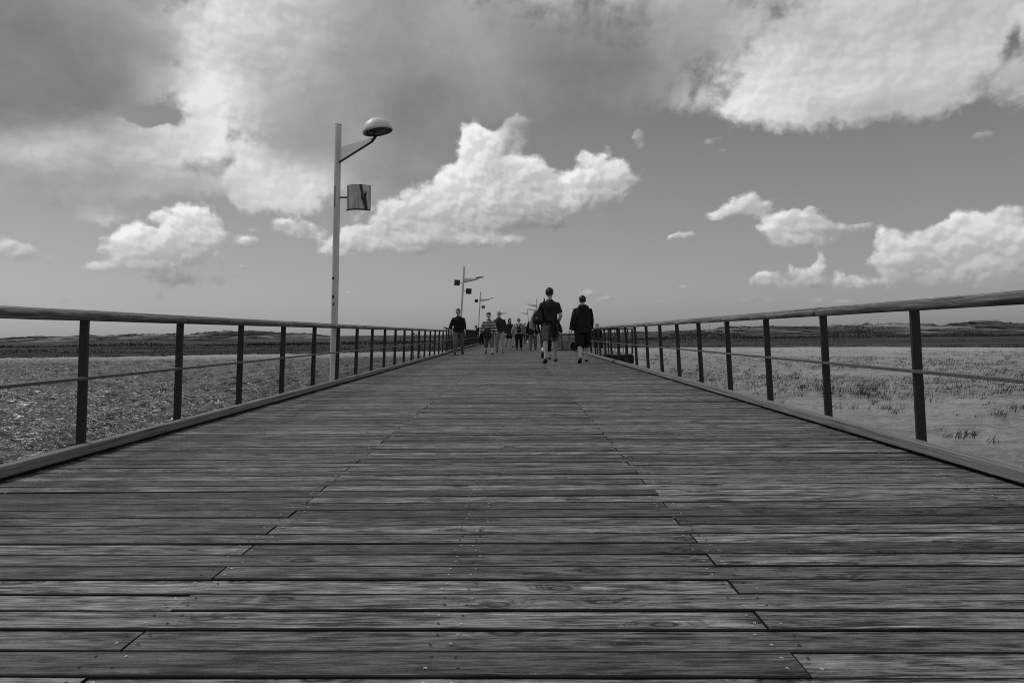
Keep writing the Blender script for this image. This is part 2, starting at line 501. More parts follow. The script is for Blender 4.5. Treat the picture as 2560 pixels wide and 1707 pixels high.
class MB:
    def __init__(s):
        s.v, s.f, s.m = [], [], []

    def add(s, verts, faces, mi=0):
        k = len(s.v)
        s.v += [tuple(p) for p in verts]
        s.f += [tuple(i + k for i in f) for f in faces]
        s.m += [mi] * len(faces)

    def box(s, lo, hi, mi=0, R=None, bev=0.0):
        (x0, y0, z0), (x1, y1, z1) = lo, hi
        if bev:
            vs = []
            for (z, ins) in ((z0, bev), (z0 + bev, 0), (z1 - bev, 0), (z1, bev)):
                vs += [(x0 + ins, y0 + ins, z), (x1 - ins, y0 + ins, z), (x1 - ins, y1 - ins, z), (x0 + ins, y1 - ins, z)]
            fs = [(3, 2, 1, 0), (12, 13, 14, 15)]
            for r in range(3):
                for i in range(4):
                    j = (i + 1) % 4
                    fs.append((r * 4 + i, r * 4 + j, r * 4 + 4 + j, r * 4 + 4 + i))
        else:
            vs = [(x0, y0, z0), (x1, y0, z0), (x1, y1, z0), (x0, y1, z0), (x0, y0, z1), (x1, y0, z1), (x1, y1, z1), (x0, y1, z1)]
            fs = [(3, 2, 1, 0), (4, 5, 6, 7), (0, 1, 5, 4), (1, 2, 6, 5), (2, 3, 7, 6), (3, 0, 4, 7)]
        if R is not None:
            vs = [R @ Vector(p) for p in vs]
        s.add(vs, fs, mi)

    def tube(s, pts, rads, n=12, mi=0, cap=True, flat=1.0, up=None):
        """loft of ellipses along a line; rads: number or (a, b) per point"""
        pts = [Vector(p) for p in pts]
        vs, fs = [], []
        ref = Vector(up) if up else None
        for i, p in enumerate(pts):
            t = (pts[min(i + 1, len(pts) - 1)] - pts[max(i - 1, 0)])
            t = t.normalized() if t.length > 1e-9 else Vector((0, 0, 1))
            if ref is None:
                ref = Vector((0, 1, 0)) if abs(t.y) < 0.9 else Vector((1, 0, 0))
            a = t.cross(ref)
            if a.length < 1e-6:
                a = t.cross(Vector((0.3, 0.2, 1)))
            a.normalize()
            bb = a.cross(t).normalized()
            r = rads[i] if isinstance(rads, list) else rads
            ra, rb = r if isinstance(r, (list, tuple)) else (r, r * flat)
            for k in range(n):
                th = 2 * math.pi * k / n
                vs.append(p + a * math.cos(th) * ra + bb * math.sin(th) * rb)
        for i in range(len(pts) - 1):
            for k in range(n):
                j = (k + 1) % n
                fs.append((i * n + k, i * n + j, (i + 1) * n + j, (i + 1) * n + k))
        if cap:
            fs.append(tuple(reversed(range(n))))
            fs.append(tuple((len(pts) - 1) * n + k for k in range(n)))
        s.add(vs, fs, mi)

    def ball(s, c, r, n=14, m=9, mi=0, R=None):
        rx, ry, rz = r if isinstance(r, (list, tuple)) else (r, r, r)
        vs, fs = [], []
        c = Vector(c)
        for i in range(m + 1):
            ph = math.pi * i / m
            for k in range(n):
                th = 2 * math.pi * k / n
                q = Vector((rx * math.sin(ph) * math.cos(th), ry * math.sin(ph) * math.sin(th), -rz * math.cos(ph)))
                if R is not None:
                    q = R @ q
                vs.append(c + q)
        for i in range(m):
            for k in range(n):
                j = (k + 1) % n
                fs.append((i * n + k, i * n + j, (i + 1) * n + j, (i + 1) * n + k))
        s.add(vs, fs, mi)

    def build(s, name, mats, parent=None, smooth=False, **kw):
        return link(name, s.v, s.f, mats, parent, smooth, s.m if isinstance(mats, (list, tuple)) else None, **kw)


def fuse(o, voxel, smooth_it=3):
    """melt overlapping lofts into one continuous surface"""
    r = o.modifiers.new('r', 'REMESH')
    r.mode = 'VOXEL'
    r.voxel_size = voxel
    r.use_smooth_shade = True
    if smooth_it:
        sm = o.modifiers.new('s', 'SMOOTH')
        sm.factor = 0.5
        sm.iterations = smooth_it
    dg = bpy.context.evaluated_depsgraph_get()
    me = bpy.data.meshes.new_from_object(o.evaluated_get(dg))
    o.modifiers.clear()
    old = o.data
    o.data = me
    bpy.data.meshes.remove(old)
    me.name = o.name
    return o


# ------------------------------------------------------------------ water
WATER_Z = -1.4


def shore_y(x):
    """distance of the marsh edge (from the photographed waterline)"""
    pts = [(-400, 40), (-120, 62), (-58, 81), (-24, 89), (-10, 95), (5, 102), (18, 104), (38, 97), (56, 84), (120, 60), (400, 30)]
    xs, ys = zip(*pts)
    return float(np.interp(x, xs, ys)) + 1.2 * math.sin(x * 0.31) + 0.8 * math.sin(x * 0.83 + 1)


def radial_grid(ys, us):
    """rows at distance y, columns at x = u * (y + 8)"""
    Y = np.repeat(ys, len(us))
    X = np.tile(us, len(ys)) * (Y + 8)
    return X, Y


def grid_faces(nr, nc):
    i = np.arange(nr - 1)[:, None] * nc + np.arange(nc - 1)[None, :]
    i = i.ravel()
    return np.stack([i, i + 1, i + nc + 1, i + nc], 1)


def np_mesh(name, V, F, mat, smooth=True, parent=None):
    me = bpy.data.meshes.new(name)
    me.vertices.add(len(V))
    me.vertices.foreach_set('co', np.asarray(V, dtype=np.float32).ravel())
    k = F.shape[1]
    me.loops.add(len(F) * k)
    me.loops.foreach_set('vertex_index', F.astype(np.int32).ravel())
    me.polygons.add(len(F))
    me.polygons.foreach_set('loop_start', np.arange(0, len(F) * k, k, dtype=np.int32))
    me.polygons.foreach_set('loop_total', np.full(len(F), k, dtype=np.int32))
    me.update(calc_edges=True)
    me.validate()
    if smooth:
        me.polygons.foreach_set('use_smooth', np.ones(len(me.polygons), dtype=bool))
    me.materials.append(mat)
    o = bpy.data.objects.new(name, me)
    COL.objects.link(o)
    if parent:
        o.parent = parent
    return o


m, T, b = new_mat('water')
pos = T.new('ShaderNodeNewGeometry').outputs['Position']
px_, py_, pz_ = T.sep(pos)
rgt = T.ramp(T.math('ADD', px_, T.math('MULTIPLY', T.math('SUBTRACT', T.noise(pos, 0.12, 3.0), 0.5), 14.0)), -4.0, 3.0)
# murky deep water on the left, thin water over pale sand on the right
patch = T.noise(T.vmath('MULTIPLY', pos, (0.25, 0.6, 1)), 0.5, 4.0, 0.6)
col = T.mix(rgt, T.ramp(patch, 0.35, 0.7, 0.006, 0.02), T.ramp(patch, 0.35, 0.7, 0.11, 0.25))
farp = T.ramp(py_, 45.0, 92.0, 0.0, 1.0)
strip = T.ramp(py_, 66.0, 80.0)
col = T.mix(T.math('MULTIPLY', strip, T.ramp(patch, 0.30, 0.5, 0.5, 1.0)), col, 0.25)
T.put(b.inputs['Base Color'], col)
T.put(b.inputs['Roughness'], T.mix(rgt, 0.29, 0.18))
b.inputs['IOR'].default_value = 1.33
warp = T.vmath('ADD', T.vmath('MULTIPLY', pos, (0.55, 1.5, 1)), T.scale(T.noise(pos, 0.5, 2.0, out='Color'), 1.3))
n1 = T.noise(warp, 1.7, 3.0, 0.55)
n2 = T.noise(T.vmath('ADD', T.vmath('MULTIPLY', pos, (1.0, 3.0, 1)), T.scale(T.noise(pos, 1.5, 1.0, out='Color'), 0.6)), 2.8, 3.0, 0.6)
rid = T.math('SUBTRACT', 1.0, T.math('ABSOLUTE', T.math('MULTIPLY', T.math('SUBTRACT', n1, 0.5), 3.0)))
h = T.math('ADD', T.math('MULTIPLY', rid, 0.75), T.math('MULTIPLY', n2, 0.40))
nb = T.new('ShaderNodeBump')
calm = T.noise(T.vmath('MULTIPLY', pos, (0.16, 0.5, 1)), 1.0, 2.0)
T.put(nb.inputs['Strength'], T.math('MULTIPLY', T.mix(rgt, 1.0, 0.7), T.ramp(calm, 0.36, 0.58, 0.45, 1.0)))
nb.inputs['Distance'].default_value = 0.17
T.l.new(h, nb.inputs['Height'])
T.l.new(nb.outputs[0], b.inputs['Normal'])
M['water'] = m

ys = np.concatenate([-20 + np.arange(0, 22, 1.0), 2 * np.exp(np.linspace(0, math.log(112 / 2), 620))])
us = np.linspace(-1.35, 1.35, 520)
X, Y = radial_grid(ys, us)
Z = np.zeros_like(X)
wrng = np.random.default_rng(5)
for k in range(34):
    lam = 0.38 * (7 ** (k / 33.0))
    ang = math.radians(68) + wrng.normal(0, 0.42)
    kx, ky = math.cos(ang) * 2 * math.pi / lam, math.sin(ang) * 2 * math.pi / lam
    ph = wrng.uniform(0, 6.28)
    amp = 0.0125 * lam ** 0.85
    keep = np.clip((lam * 120 / np.maximum(Y, 1) - 1.0), 0, 1)         # waves too short for the mesh fade out
    s = np.sin(kx * X + ky * Y + ph + 1.3 * np.sin(0.35 * X * math.cos(ang + 1.5) + 0.3 * Y + ph * 2))
    Z += amp * keep * (1 - 2 * np.abs(s) ** 0.8 + 0.4)
mask = np.where(X < 0, 1.0, 0.28) * np.clip((Y + 3) / 6, 0.2, 1)
Z = WATER_Z + Z * mask * 0.8
o = np_mesh('water', np.stack([X, Y, Z], 1), grid_faces(len(ys), len(us)), M['water'])
tag(o, kind='structure')

# ------------------------------------------------------------------ marsh and dunes
m, T, b = new_mat('marsh_ground')
pos = T.new('ShaderNodeNewGeometry').outputs['Position']
px_, py_, pz_ = T.sep(pos)
band = T.noise(T.vmath('MULTIPLY', pos, (0.012, 0.085, 0)), 1.0, 6.0, 0.62)
fine = T.noise(T.vmath('MULTIPLY', pos, (0.12, 0.25, 1)), 1.0, 6.0, 0.7)
v = T.math('ADD', T.math('MULTIPLY', band, 0.9), T.math('MULTIPLY', fine, 0.35))
grass = T.ramp(v, 0.42, 0.82, 0.018, 0.115)
sandn = T.noise(T.vmath('MULTIPLY', pos, (0.022, 0.03, 0.22)), 1.0, 5.0, 0.65)
hillm = T.ramp(pz_, -0.4, 1.6)
sand = T.ramp(sandn, 0.50, 0.66, 0.05, 0.26)
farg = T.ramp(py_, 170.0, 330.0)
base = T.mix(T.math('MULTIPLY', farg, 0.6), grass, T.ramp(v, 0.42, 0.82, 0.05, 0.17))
T.put(b.inputs['Base Color'], T.mix(hillm, base, sand))
b.inputs['Roughness'].default_value = 1.0
b.inputs['Specular IOR Level'].default_value = 0.0
M['ground'] = m

m, T, b = new_mat('dune_ground')
pos = T.new('ShaderNodeNewGeometry').outputs['Position']
nrmz = T.sep(T.new('ShaderNodeNewGeometry').outputs['Normal'])
n1 = T.noise(T.vmath('MULTIPLY', pos, (0.045, 0.03, 0.30)), 1.0, 6.0, 0.68)
n2 = T.noise(T.vmath('MULTIPLY', pos, (0.022, 0.016, 0.25)), 1.0, 4.0, 0.6)
veg = T.ramp(n1, 0.40, 0.62, 0.022, 0.12)
T.put(b.inputs['Base Color'], T.mix(T.ramp(T.math('ADD', n2, T.math('MULTIPLY', n1, 0.35)), 0.73, 0.82), veg, 0.24))
b.inputs['Roughness'].default_value = 1.0
b.inputs['Specular IOR Level'].default_value = 0.0
M['dune'] = m

ys = np.concatenate([np.linspace(-60, 50, 12), np.linspace(55, 130, 150), 130 * np.exp(np.linspace(0.01, math.log(3000 / 130), 260)), [6000, 15000]])
us = np.linspace(-1.6, 1.6, 640)
X, Y = radial_grid(ys, us)
azm = X / np.maximum(Y, 1)
sh = np.interp(X, np.linspace(-500, 500, 2001), [shore_y(x) for x in np.linspace(-500, 500, 2001)])
t = Y - sh
Z = np.where(t < -3, -2.3, np.where(t < 0, -2.3 + (t + 3) / 3 * 0.85, -1.45 + np.clip(t / 1.2, 0, 1) * 0.3))
Z = np.where(np.abs(azm) > 1.3, np.minimum(Z, -1.2), Z)
nz = np.array([noise.fractal(Vector((x * 0.016, y * 0.02, 3.1)), 0.9, 2.1, 5) for x, y in zip(X, Y)])
# where the dunes stand against the sky (tangent of bearing, height)
DU = [(-1.6, 2.0), (-0.73, 2.2), (-0.70, 3.0), (-0.63, 3.4), (-0.60, 3.9), (-0.56, 3.1), (-0.53, 4.0), (-0.49, 4.2), (-0.46, 3.2), (-0.43, 4.6), (-0.40, 5.6), (-0.365, 5.2), (-0.33, 3.6), (-0.29, 3.0),
      (-0.25, 0.9), (-0.10, 0.5), (0.0, 1.0), (0.08, 1.5), (0.17, 1.9), (0.27, 2.8), (0.29, 4.6), (0.36, 4.9), (0.41, 3.6), (0.47, 4.6), (0.52, 5.4), (0.57, 5.2), (0.585, 4.2), (0.61, 6.2), (0.66, 6.8), (0.69, 4.4), (0.73, 4.6), (1.6, 4.0)]
Z = Z + np.where(t > 0, np.clip(t / 60, 0, 1) * 0.30 * nz, 0)
Z = np.where(Y > 2500, -1.4, Z)
o = np_mesh('marsh_ground', np.stack([X, Y, Z], 1), grid_faces(len(ys), len(us)), M['ground'])
tag(o, kind='structure')
ys = np.concatenate([np.linspace(330, 640, 84), np.linspace(650, 900, 10)])
us = np.concatenate([np.linspace(-1.6, -0.82, 60), np.linspace(-0.81, 0.81, 1500), np.linspace(0.82, 1.6, 60)])
X, Y = radial_grid(ys, us)
azm = X / Y
env = np.interp(azm, [d[0] for d in DU], [d[1] for d in DU])
ridge = np.exp(-(np.abs((Y - 520) / 120.0)) ** 2.2)
rg = np.array([noise.ridged_multi_fractal(Vector((x * 0.022, y * 0.012, 7.7)), 0.75, 2.1, 7, 1.0, 2.0) for x, y in zip(X, Y)])
rough = np.array([noise.fractal(Vector((x * 0.09, y * 0.05, 1.7)), 0.7, 2.1, 4) for x, y in zip(X, Y)])
Z = -1.35 + ridge * np.clip(env + 0.45, 0, None) * np.clip(0.60 + 0.26 * rg, 0.25, 1.5) + ridge * np.clip(env - 1.0, 0, 3) * 0.5 * rough
Z = Z - 0.6 * (1 - np.clip((Y - 335) / 30, 0, 1)) - 0.6 * np.clip((Y - 860) / 30, 0, 1)
o = np_mesh('dunes', np.stack([X, Y, Z], 1), grid_faces(len(ys), len(us)), M['dune'])
tag(o, kind='structure')


# ------------------------------------------------------------------ grasses (stuff)
def blades(name, spots, mat, h=(0.25, 0.4), w=0.008, n=(8, 16), spread=0.12, lean=(0.5, 0.1), kind='stuff', segs=3, z0=WATER_Z - 0.03):
    V, Fq = [], []
    for (x, y, sc) in spots:
        for _ in range(random.randint(*n)):
            a = random.uniform(0, 6.283)
            r = spread * sc * random.random()
            bx, by = x + r * math.cos(a), y + r * math.sin(a)
            hh = random.uniform(*h) * sc
            lx = (random.gauss(lean[0], 0.5)) * hh * 0.6
            ly = random.gauss(lean[1], 0.4) * hh * 0.6
            wa = random.uniform(0, 3.14)
            wx, wy = math.cos(wa) * w * sc, math.sin(wa) * w * sc
            k = len(V)
            for s in range(segs + 1):
                t_ = s / segs
                ww = (1 - t_ * 0.85)
                cx_, cy_, cz_ = bx + lx * t_ ** 2, by + ly * t_ ** 2, z0 + hh * (t_ - 0.22 * t_ ** 2)
                V.append((cx_ - wx * ww, cy_ - wy * ww, cz_))
                V.append((cx_ + wx * ww, cy_ + wy * ww, cz_))
            for s in range(segs):
                Fq.append((k + 2 * s, k + 2 * s + 1, k + 2 * s + 3, k + 2 * s + 2))
    o = np_mesh(name, np.array(V), np.array(Fq), mat, smooth=False)
    return tag(o, kind=kind)


M['grass'] = plain('marsh_grass', 0.035, 0.8, 0.5, 2.0, 0.2)
M['grassd'] = plain('dark_marsh_grass', 0.016, 0.8, 0.5, 2.0, 0.2)
random.seed(3)
near_spots = []
for (cx_, cy_, n_) in ((1935, 985, 16), (2010, 975, 14), (2080, 978, 22), (2150, 980, 24), (2190, 985, 14), (2100, 1010, 4), (2145, 1020, 4), (2205, 1020, 7), (2253, 1020, 6),
                       (2385, 1088, 5), (2446, 1097, 4), (2478, 1018, 4), (2410, 1042, 3), (2535, 1035, 7), (2560, 1020, 5), (2300, 905, 12), (2390, 915, 16), (2500, 915, 12), (2040, 905, 10),
                       (2200, 958, 5), (2270, 985, 4), (2470, 1035, 3), (2545, 1178, 2), (2175, 1050, 2), (1990, 940, 6), (2440, 940, 8), (1650, 905, 10), (1740, 898, 14), (1620, 900, 10)):
    for _ in range(n_):
        d = view_dir(cx_ + random.gauss(0, 26), cy_ + random.gauss(0, 9))
        tt = (WATER_Z - CAM_H) / d.z
        if tt > 0:
            near_spots.append((d.x * tt, d.y * tt, random.uniform(0.45, 1.15)))
blades('marsh_grass', near_spots, M['grassd'], h=(0.10, 0.32), w=0.007, n=(8, 20), spread=0.20, lean=(0.9, 0.2))
spots = []
for _ in range(6200):
    d = view_dir(random.uniform(1560, 2620), random.triangular(872, 1010, 885))
    tt = (WATER_Z - CAM_H) / d.z
    x, y = d.x * tt, d.y * tt
    if tt > 0 and noise.noise(Vector((x * 0.11, y * 0.07, 2))) > -0.35 + 0.4 * random.random() and x > 5.5:
        spots.append((x, y, random.uniform(0.5, 1.2)))
blades('reed_grass', spots, M['grass'], h=(0.07, 0.22), w=0.010, n=(4, 12), spread=0.26, segs=2, lean=(1.0, 0.2))
spots = []
for (cx_, cy_, sx_, sy_, n_) in ((60, 935, 60, 8, 26), (165, 928, 30, 4, 10), (20, 925, 30, 6, 10), (540, 915, 25, 4, 10), (890, 905, 18, 5, 22), (870, 915, 14, 6, 8), (1000, 900, 30, 5, 12), (380, 925, 120, 12, 26), (700, 905, 80, 8, 26), (1060, 893, 30, 4, 14), (500, 905, 200, 6, 40)):
    for _ in range(n_):
        d = view_dir(cx_ + random.gauss(0, sx_), cy_ + random.gauss(0, sy_))
        tt = (WATER_Z - CAM_H) / d.z
        if tt > 0 and d.x * tt < -4:
            spots.append((d.x * tt, d.y * tt, random.uniform(0.6, 1.2)))
blades('sea_grass', spots, M['grassd'], h=(0.14, 0.30), w=0.010, n=(5, 10), spread=0.18)
# reed fringe along the edge of the marsh, and the darker scrub behind it
spots = []
for _ in range(5200):
    x = random.uniform(-100, 100)
    spots.append((x, shore_y(x) + random.uniform(0.3, 5.0), random.uniform(0.7, 1.3)))
blades('shore_reeds', spots, M['grass'], h=(0.12, 0.26), w=0.03, n=(4, 7), spread=0.5, segs=2, z0=-1.3)
spots = []
for _ in range(9000):
    x = random.uniform(-230, 230)
    y = shore_y(x * 0.4) + 5 + abs(random.gauss(0, 70))
    spots.append((x, y, random.uniform(0.7, 1.4)))
blades('salt_marsh_grass', spots, M['grass'], h=(0.12, 0.32), w=0.08, n=(3, 5), spread=0.9, segs=1, z0=-1.2)


def scrub(name, x0, x1, y, n, hgt_, mat):
    V, Fq = [], []
    for i in range(n):
        x = random.uniform(x0, x1)
        big = max(0.25, 0.55 + noise.noise(Vector((x * 0.05, y, 0))) * 1.5)
        yy = y + random.gauss(0, 3)
        for _ in range(34):
            c = Vector((x + random.gauss(0, 1.0), yy + random.gauss(0, 0.8), -1.2 + abs(random.gauss(0.35, 0.33)) * hgt_ * big))
            a = Vector((random.gauss(0, 1), random.gauss(0, 1), random.gauss(0, 1))).normalized() * 0.20
            b_ = a.orthogonal().normalized() * 0.11
            k = len(V)
            V.extend([c - a, c + b_, c + a, c - b_])
            Fq.append((k, k + 1, k + 2, k + 3))
    return tag(np_mesh(name, np.array([tuple(v) for v in V]), np.array(Fq), mat, smooth=False), kind='stuff')


scrub('scrub', 14, 150, 190, 300, 2.3, M['grassd'])
scrub('scrub', -190, 10, 165, 200, 1.0, M['grassd'])

# ------------------------------------------------------------------ boardwalk
X_L, X_R = -2.83, 2.46              # inner faces of the two kerbs
Y_START, Y_END = -3.1, 118.0
PITCH_P = 0.1308
Y0_ROW = 1.634                      # front edge of a known row at x = 0
SKEW = -0.022
SEAM_R, SEAM_L = 0.655, -1.0
random.seed(21)
mb = MB()


def plank(x0, x1, y0, wdt, row_seed, near):
    step = 0.10 if near == 2 else (0.5 if near == 1 else 6.0)
    n = max(1, int((x1 - x0) / step))
    tz = random.gauss(0, 0.0008)
    roll = random.gauss(0, 0.005)
    cup = random.uniform(-0.0010, 0.0016)
    twist = random.gauss(0, 0.0014)
    vs = []
    bv = 0.0032
    for i in range(n + 1):
        x = x0 + (x1 - x0) * i / n
        if near == 2:
            e0 = noise.noise(Vector((x * 2.3, row_seed * 3.1, 0))) * 0.0018 + noise.noise(Vector((x * 14, row_seed * 1.7, 5))) * 0.0009
            e1 = noise.noise(Vector((x * 2.1, row_seed * 5.1, 9))) * 0.0018 + noise.noise(Vector((x * 14, row_seed * 2.7, 15))) * 0.0009
            nick = noise.noise(Vector((x * 7.0, row_seed * 7.7, 31)))
            if nick > 0.42:
                e0 += (nick - 0.42) * 0.022
        else:
            e0 = e1 = 0.0
        zc = tz + twist * (x - (x0 + x1) / 2)
        yb = y0 + SKEW * x
        ya, yd = yb + e0, yb + wdt + e1
        hw = wdt / 2
        vs += [(x, ya, zc - 0.045), (x, ya, zc - bv - roll * hw), (x, ya + bv, zc - roll * hw), (x, (ya + yd) / 2, zc + cup),
               (x, yd - bv, zc + roll * hw), (x, yd, zc - bv + roll * hw), (x, yd, zc - 0.045)]
    fs, ms = [], []
    for i in range(n):
        for k in range(6):
            a = i * 7 + k
            fs.append((a, a + 7, a + 8, a + 1))
            ms.append(2 if k in (0, 1, 5) else 0)
    ms += [2, 2]
    fs.append((0, 1, 2, 3, 4, 5, 6))
    e = n * 7
    fs.append((e + 6, e + 5, e + 4, e + 3, e + 2, e + 1, e))
    mb.add(vs, fs, 0)
    mb.m[-len(fs):] = ms
    return tz


def screw(x, y, z):
    n = 8
    vs = [(x + 0.0042 * math.cos(6.283 * k / n), y + 0.0042 * math.sin(6.283 * k / n), z + 0.0016) for k in range(n)]
    vs += [(x + 0.0022 * math.cos(6.283 * k / n), y + 0.0022 * math.sin(6.283 * k / n), z + 0.0010) for k in range(n)]
    fs = [(k, (k + 1) % n, n + (k + 1) % n, n + k) for k in range(n)]
    mb.add(vs, fs, 1)


r0 = int(math.floor((Y_START - Y0_ROW) / PITCH_P))
r1 = int((Y_END - Y0_ROW) / PITCH_P)
for r in range(r0, r1):
    y = Y0_ROW + r * PITCH_P
    near = 2 if y < 7 else (1 if y < 25 else 0)
    gap = 0.0125 + random.gauss(0, 0.0024) if near else 0.014
    gap = min(max(gap, 0.008), 0.018)
    jit = random.gauss(0, 0.0012)
    wdt = PITCH_P - gap
    sx = SEAM_R if r % 2 == 0 else SEAM_L
    sx += random.gauss(0, 0.004)
    for (xa, xb) in ((X_L - 0.015, sx - 0.0035), (sx + 0.0035, X_R + 0.015)):
        plank(xa, xb, y + jit + random.gauss(0, 0.0008), wdt, r + (50 if xa > -2 else 0), near)
    if y < 5.8:
        for bx in (-2.62, SEAM_L, -0.19, SEAM_R, 2.25):
            for dx_ in (-0.035, 0.035):
                for fy in (0.27, 0.74):
                    if random.random() < 0.60:
                        xx = bx + dx_ + random.gauss(0, 0.009)
                        screw(xx, y + fy * wdt + SKEW * xx + random.gauss(0, 0.003), 0.0022)
                    elif y < 4:
                        xx = bx + dx_ + random.gauss(0, 0.009)
                        yh = y + fy * wdt + SKEW * xx
                        mb.add([(xx + 0.0045 * math.cos(6.283 * k / 8), yh + 0.0045 * math.sin(6.283 * k / 8), 0.0030) for k in range(8)], [tuple(range(8))], 2)
boardwalk = mb.build('boardwalk', [M['deck'], M['screw'], M['beam']])
tag(boardwalk, kind='structure')
bm_ = MB()
for bx in (-2.62, SEAM_L, -0.19, SEAM_R, 2.25):
    bm_.box((bx - 0.06, Y_START, -0.30), (bx + 0.06, Y_END, -0.048))
yb = 0.9
while yb < Y_END:
    bm_.box((X_L - 0.25, yb - 0.1, -0.55), (X_R + 0.25, yb + 0.1, -0.302))
    for bx in (-2.55, -0.2, 2.2):
        bm_.tube([(bx, yb, -3.0), (bx, yb, -0.552)], 0.14, 10)
    yb += 5.48
bo = bm_.build('boardwalk_beams', M['beam'])
tag(bo, kind='structure')


# ------------------------------------------------------------------ railings
def oval(w, h, n=14, e=0.62):
    out = []
    for k in range(n):
        th = 2 * math.pi * k / n
        c, s = math.cos(th), math.sin(th)
        out.append((w * math.copysign(abs(c) ** e, c), h * math.copysign(abs(s) ** e, s)))
    return out


def rail_section(y0, y1, side, zc, w=0.062, h=0.030, tilt=0.30, seed=0, gap=0.009, cut=0.05, fine=True):
    """rounded timber handrail piece along Y with mitred ends; x local 0"""
    pr = oval(w, h)
    n = max(2, int((y1 - y0) / (0.09 if fine else 1.0)))
    c, s = math.cos(tilt * side), math.sin(tilt * side)
    vs, fs = [], []
    for i in range(n + 1):
        t = i / n
        for (a, b_) in pr:
            yy = y0 + gap + (y1 - y0 - 2 * gap) * t
            yy += cut * (a / w) * side * 1.0
            k = 1 + 0.05 * noise.noise(Vector((yy * 1.7, a * 20, b_ * 20 + seed)))
            vs.append(((a * c - b_ * s) * k, yy, zc + (a * s + b_ * c) * k))
    m_ = len(pr)
    for i in range(n):
        for k in range(m_):
            j = (k + 1) % m_
            fs.append((i * m_ + k, i * m_ + j, (i + 1) * m_ + j, (i + 1) * m_ + k))
    fs.append(tuple(reversed(range(m_))))
    fs.append(tuple(n * m_ + k for k in range(m_)))
    return vs, fs


LEAN = 0.038      # inward lean of a post over its height


def railing(label, side, y_first, n_posts, spacing, x_in, top_z=0.935, y_from=-2.6, y_to=None, fine=True, w=0.062, curve=None, pw=0.030, cat='railing'):
    """side: -1 left, +1 right. posts stand just outside the kerb"""
    y_to = y_to or (y_first + (n_posts - 1) * spacing)
    root = empty('railing', (x_in, y_from, 0))
    tag(root, label, cat)
    xo = side * 0.115
    off_ = -y_from
    # posts
    pm = None
    for i in range(n_posts):
        y = y_first + i * spacing + off_
        p = MB()
        hb, ht = pw, pw * 0.92
        tx = -side * LEAN * (top_z + 0.2) / 0.9
        vs = []
        for (z, ox, hw) in ((-0.25, -tx * 0.22, hb), (top_z - 0.018, tx, ht)):
            vs += [(ox - hw, -0.011, z), (ox + hw, -0.011, z), (ox + hw, 0.011, z), (ox - hw, 0.011, z)]
        p.add(vs, [(3, 2, 1, 0), (4, 5, 6, 7), (0, 1, 5, 4), (1, 2, 6, 5), (2, 3, 7, 6), (3, 0, 4, 7)])
        if pm is None:
            po = p.build('post', M['steel'], root)
            pm = po.data
        else:
            po = bpy.data.objects.new('post', pm)
            COL.objects.link(po)
            po.parent = root
        po.location = (xo, y, 0)
    # handrail pieces
    tx = -side * LEAN * (top_z + 0.2) / 0.9
    y = 0.35 + (y_first % 1)
    ys_ = [0.0]
    step = 2 * spacing if fine else 8.0
    yy = y_first + off_ + 0.07
    while yy > step:
        yy -= step
    while yy < y_to + off_ - 0.4:
        ys_.append(yy)
        yy += step
    ys_.append(y_to + off_ + 0.08)
    for i in range(len(ys_) - 1):
        vs, fs = rail_section(ys_[i], ys_[i + 1], side, top_z, w=w, seed=i * 3.3, fine=fine)
        link('handrail', vs, fs, M['rail'], root, smooth=True, loc=(xo + tx, 0, 0))
    # flat lower bar
    z = 0.515
    tx2 = -side * LEAN * (z + 0.2) / 0.9
    q = MB()
    xb = xo + tx2 - side * 0.022
    q.box((xb - 0.026, 0, z - 0.010), (xb + 0.026, y_to + off_, z + 0.010), bev=0.002)
    q.build('lower_bar', M['bar'], root)
    # kerb beam pieces, raised a little off the planks
    ks = [0.0]
    yk = (5.75 if side < 0 else 3.2) + off_
    while yk > 4.2:
        yk -= 4.11
    while yk < 0.3:
        yk += 4.11
    while yk < y_to + off_ - 0.5:
        ks.append(yk)
        yk += 4.11 if fine else 12.0
    ks.append(y_to + off_)
    for i in range(len(ks) - 1):
        q = MB()
        a, b_ = (0.0, side * 0.075)
        lo, hi = min(a, b_), max(a, b_)
        q.box((lo, ks[i] + 0.006, 0.020), (hi, ks[i + 1] - 0.006, 0.084), bev=0.006)
        xa_, xb_ = sorted((side * 0.045, side * 0.066))
        q.box((xa_, ks[i] + 0.006, -0.20), (xb_, ks[i + 1] - 0.006, 0.021), 1)  # dark strip added to give the black shadow under the kerb
        q.build('kerb_beam', [M['kerb'], M['beam']], root)
    return root


railing('near left railing with rounded wooden handrail, beside the first lamp post', -1, 4.80 - 5 * 1.365, 24, 1.365, X_L, y_from=-2.6)
railing('near right railing with rounded wooden handrail, above the water with grass tufts', 1, 4.60 - 5 * 1.37, 24, 1.372, X_R, y_from=-2.6)
railing('far left railing with close set dark posts beyond the man in dark jacket', -1, 31.2, 60, 0.80, X_L - 0.18, top_z=1.06, y_from=30.5, fine=False, w=0.09)
railing('far right railing behind the wooden lounger and side platform', 1, 42.0, 40, 1.37, X_R, y_from=41.0, fine=False)

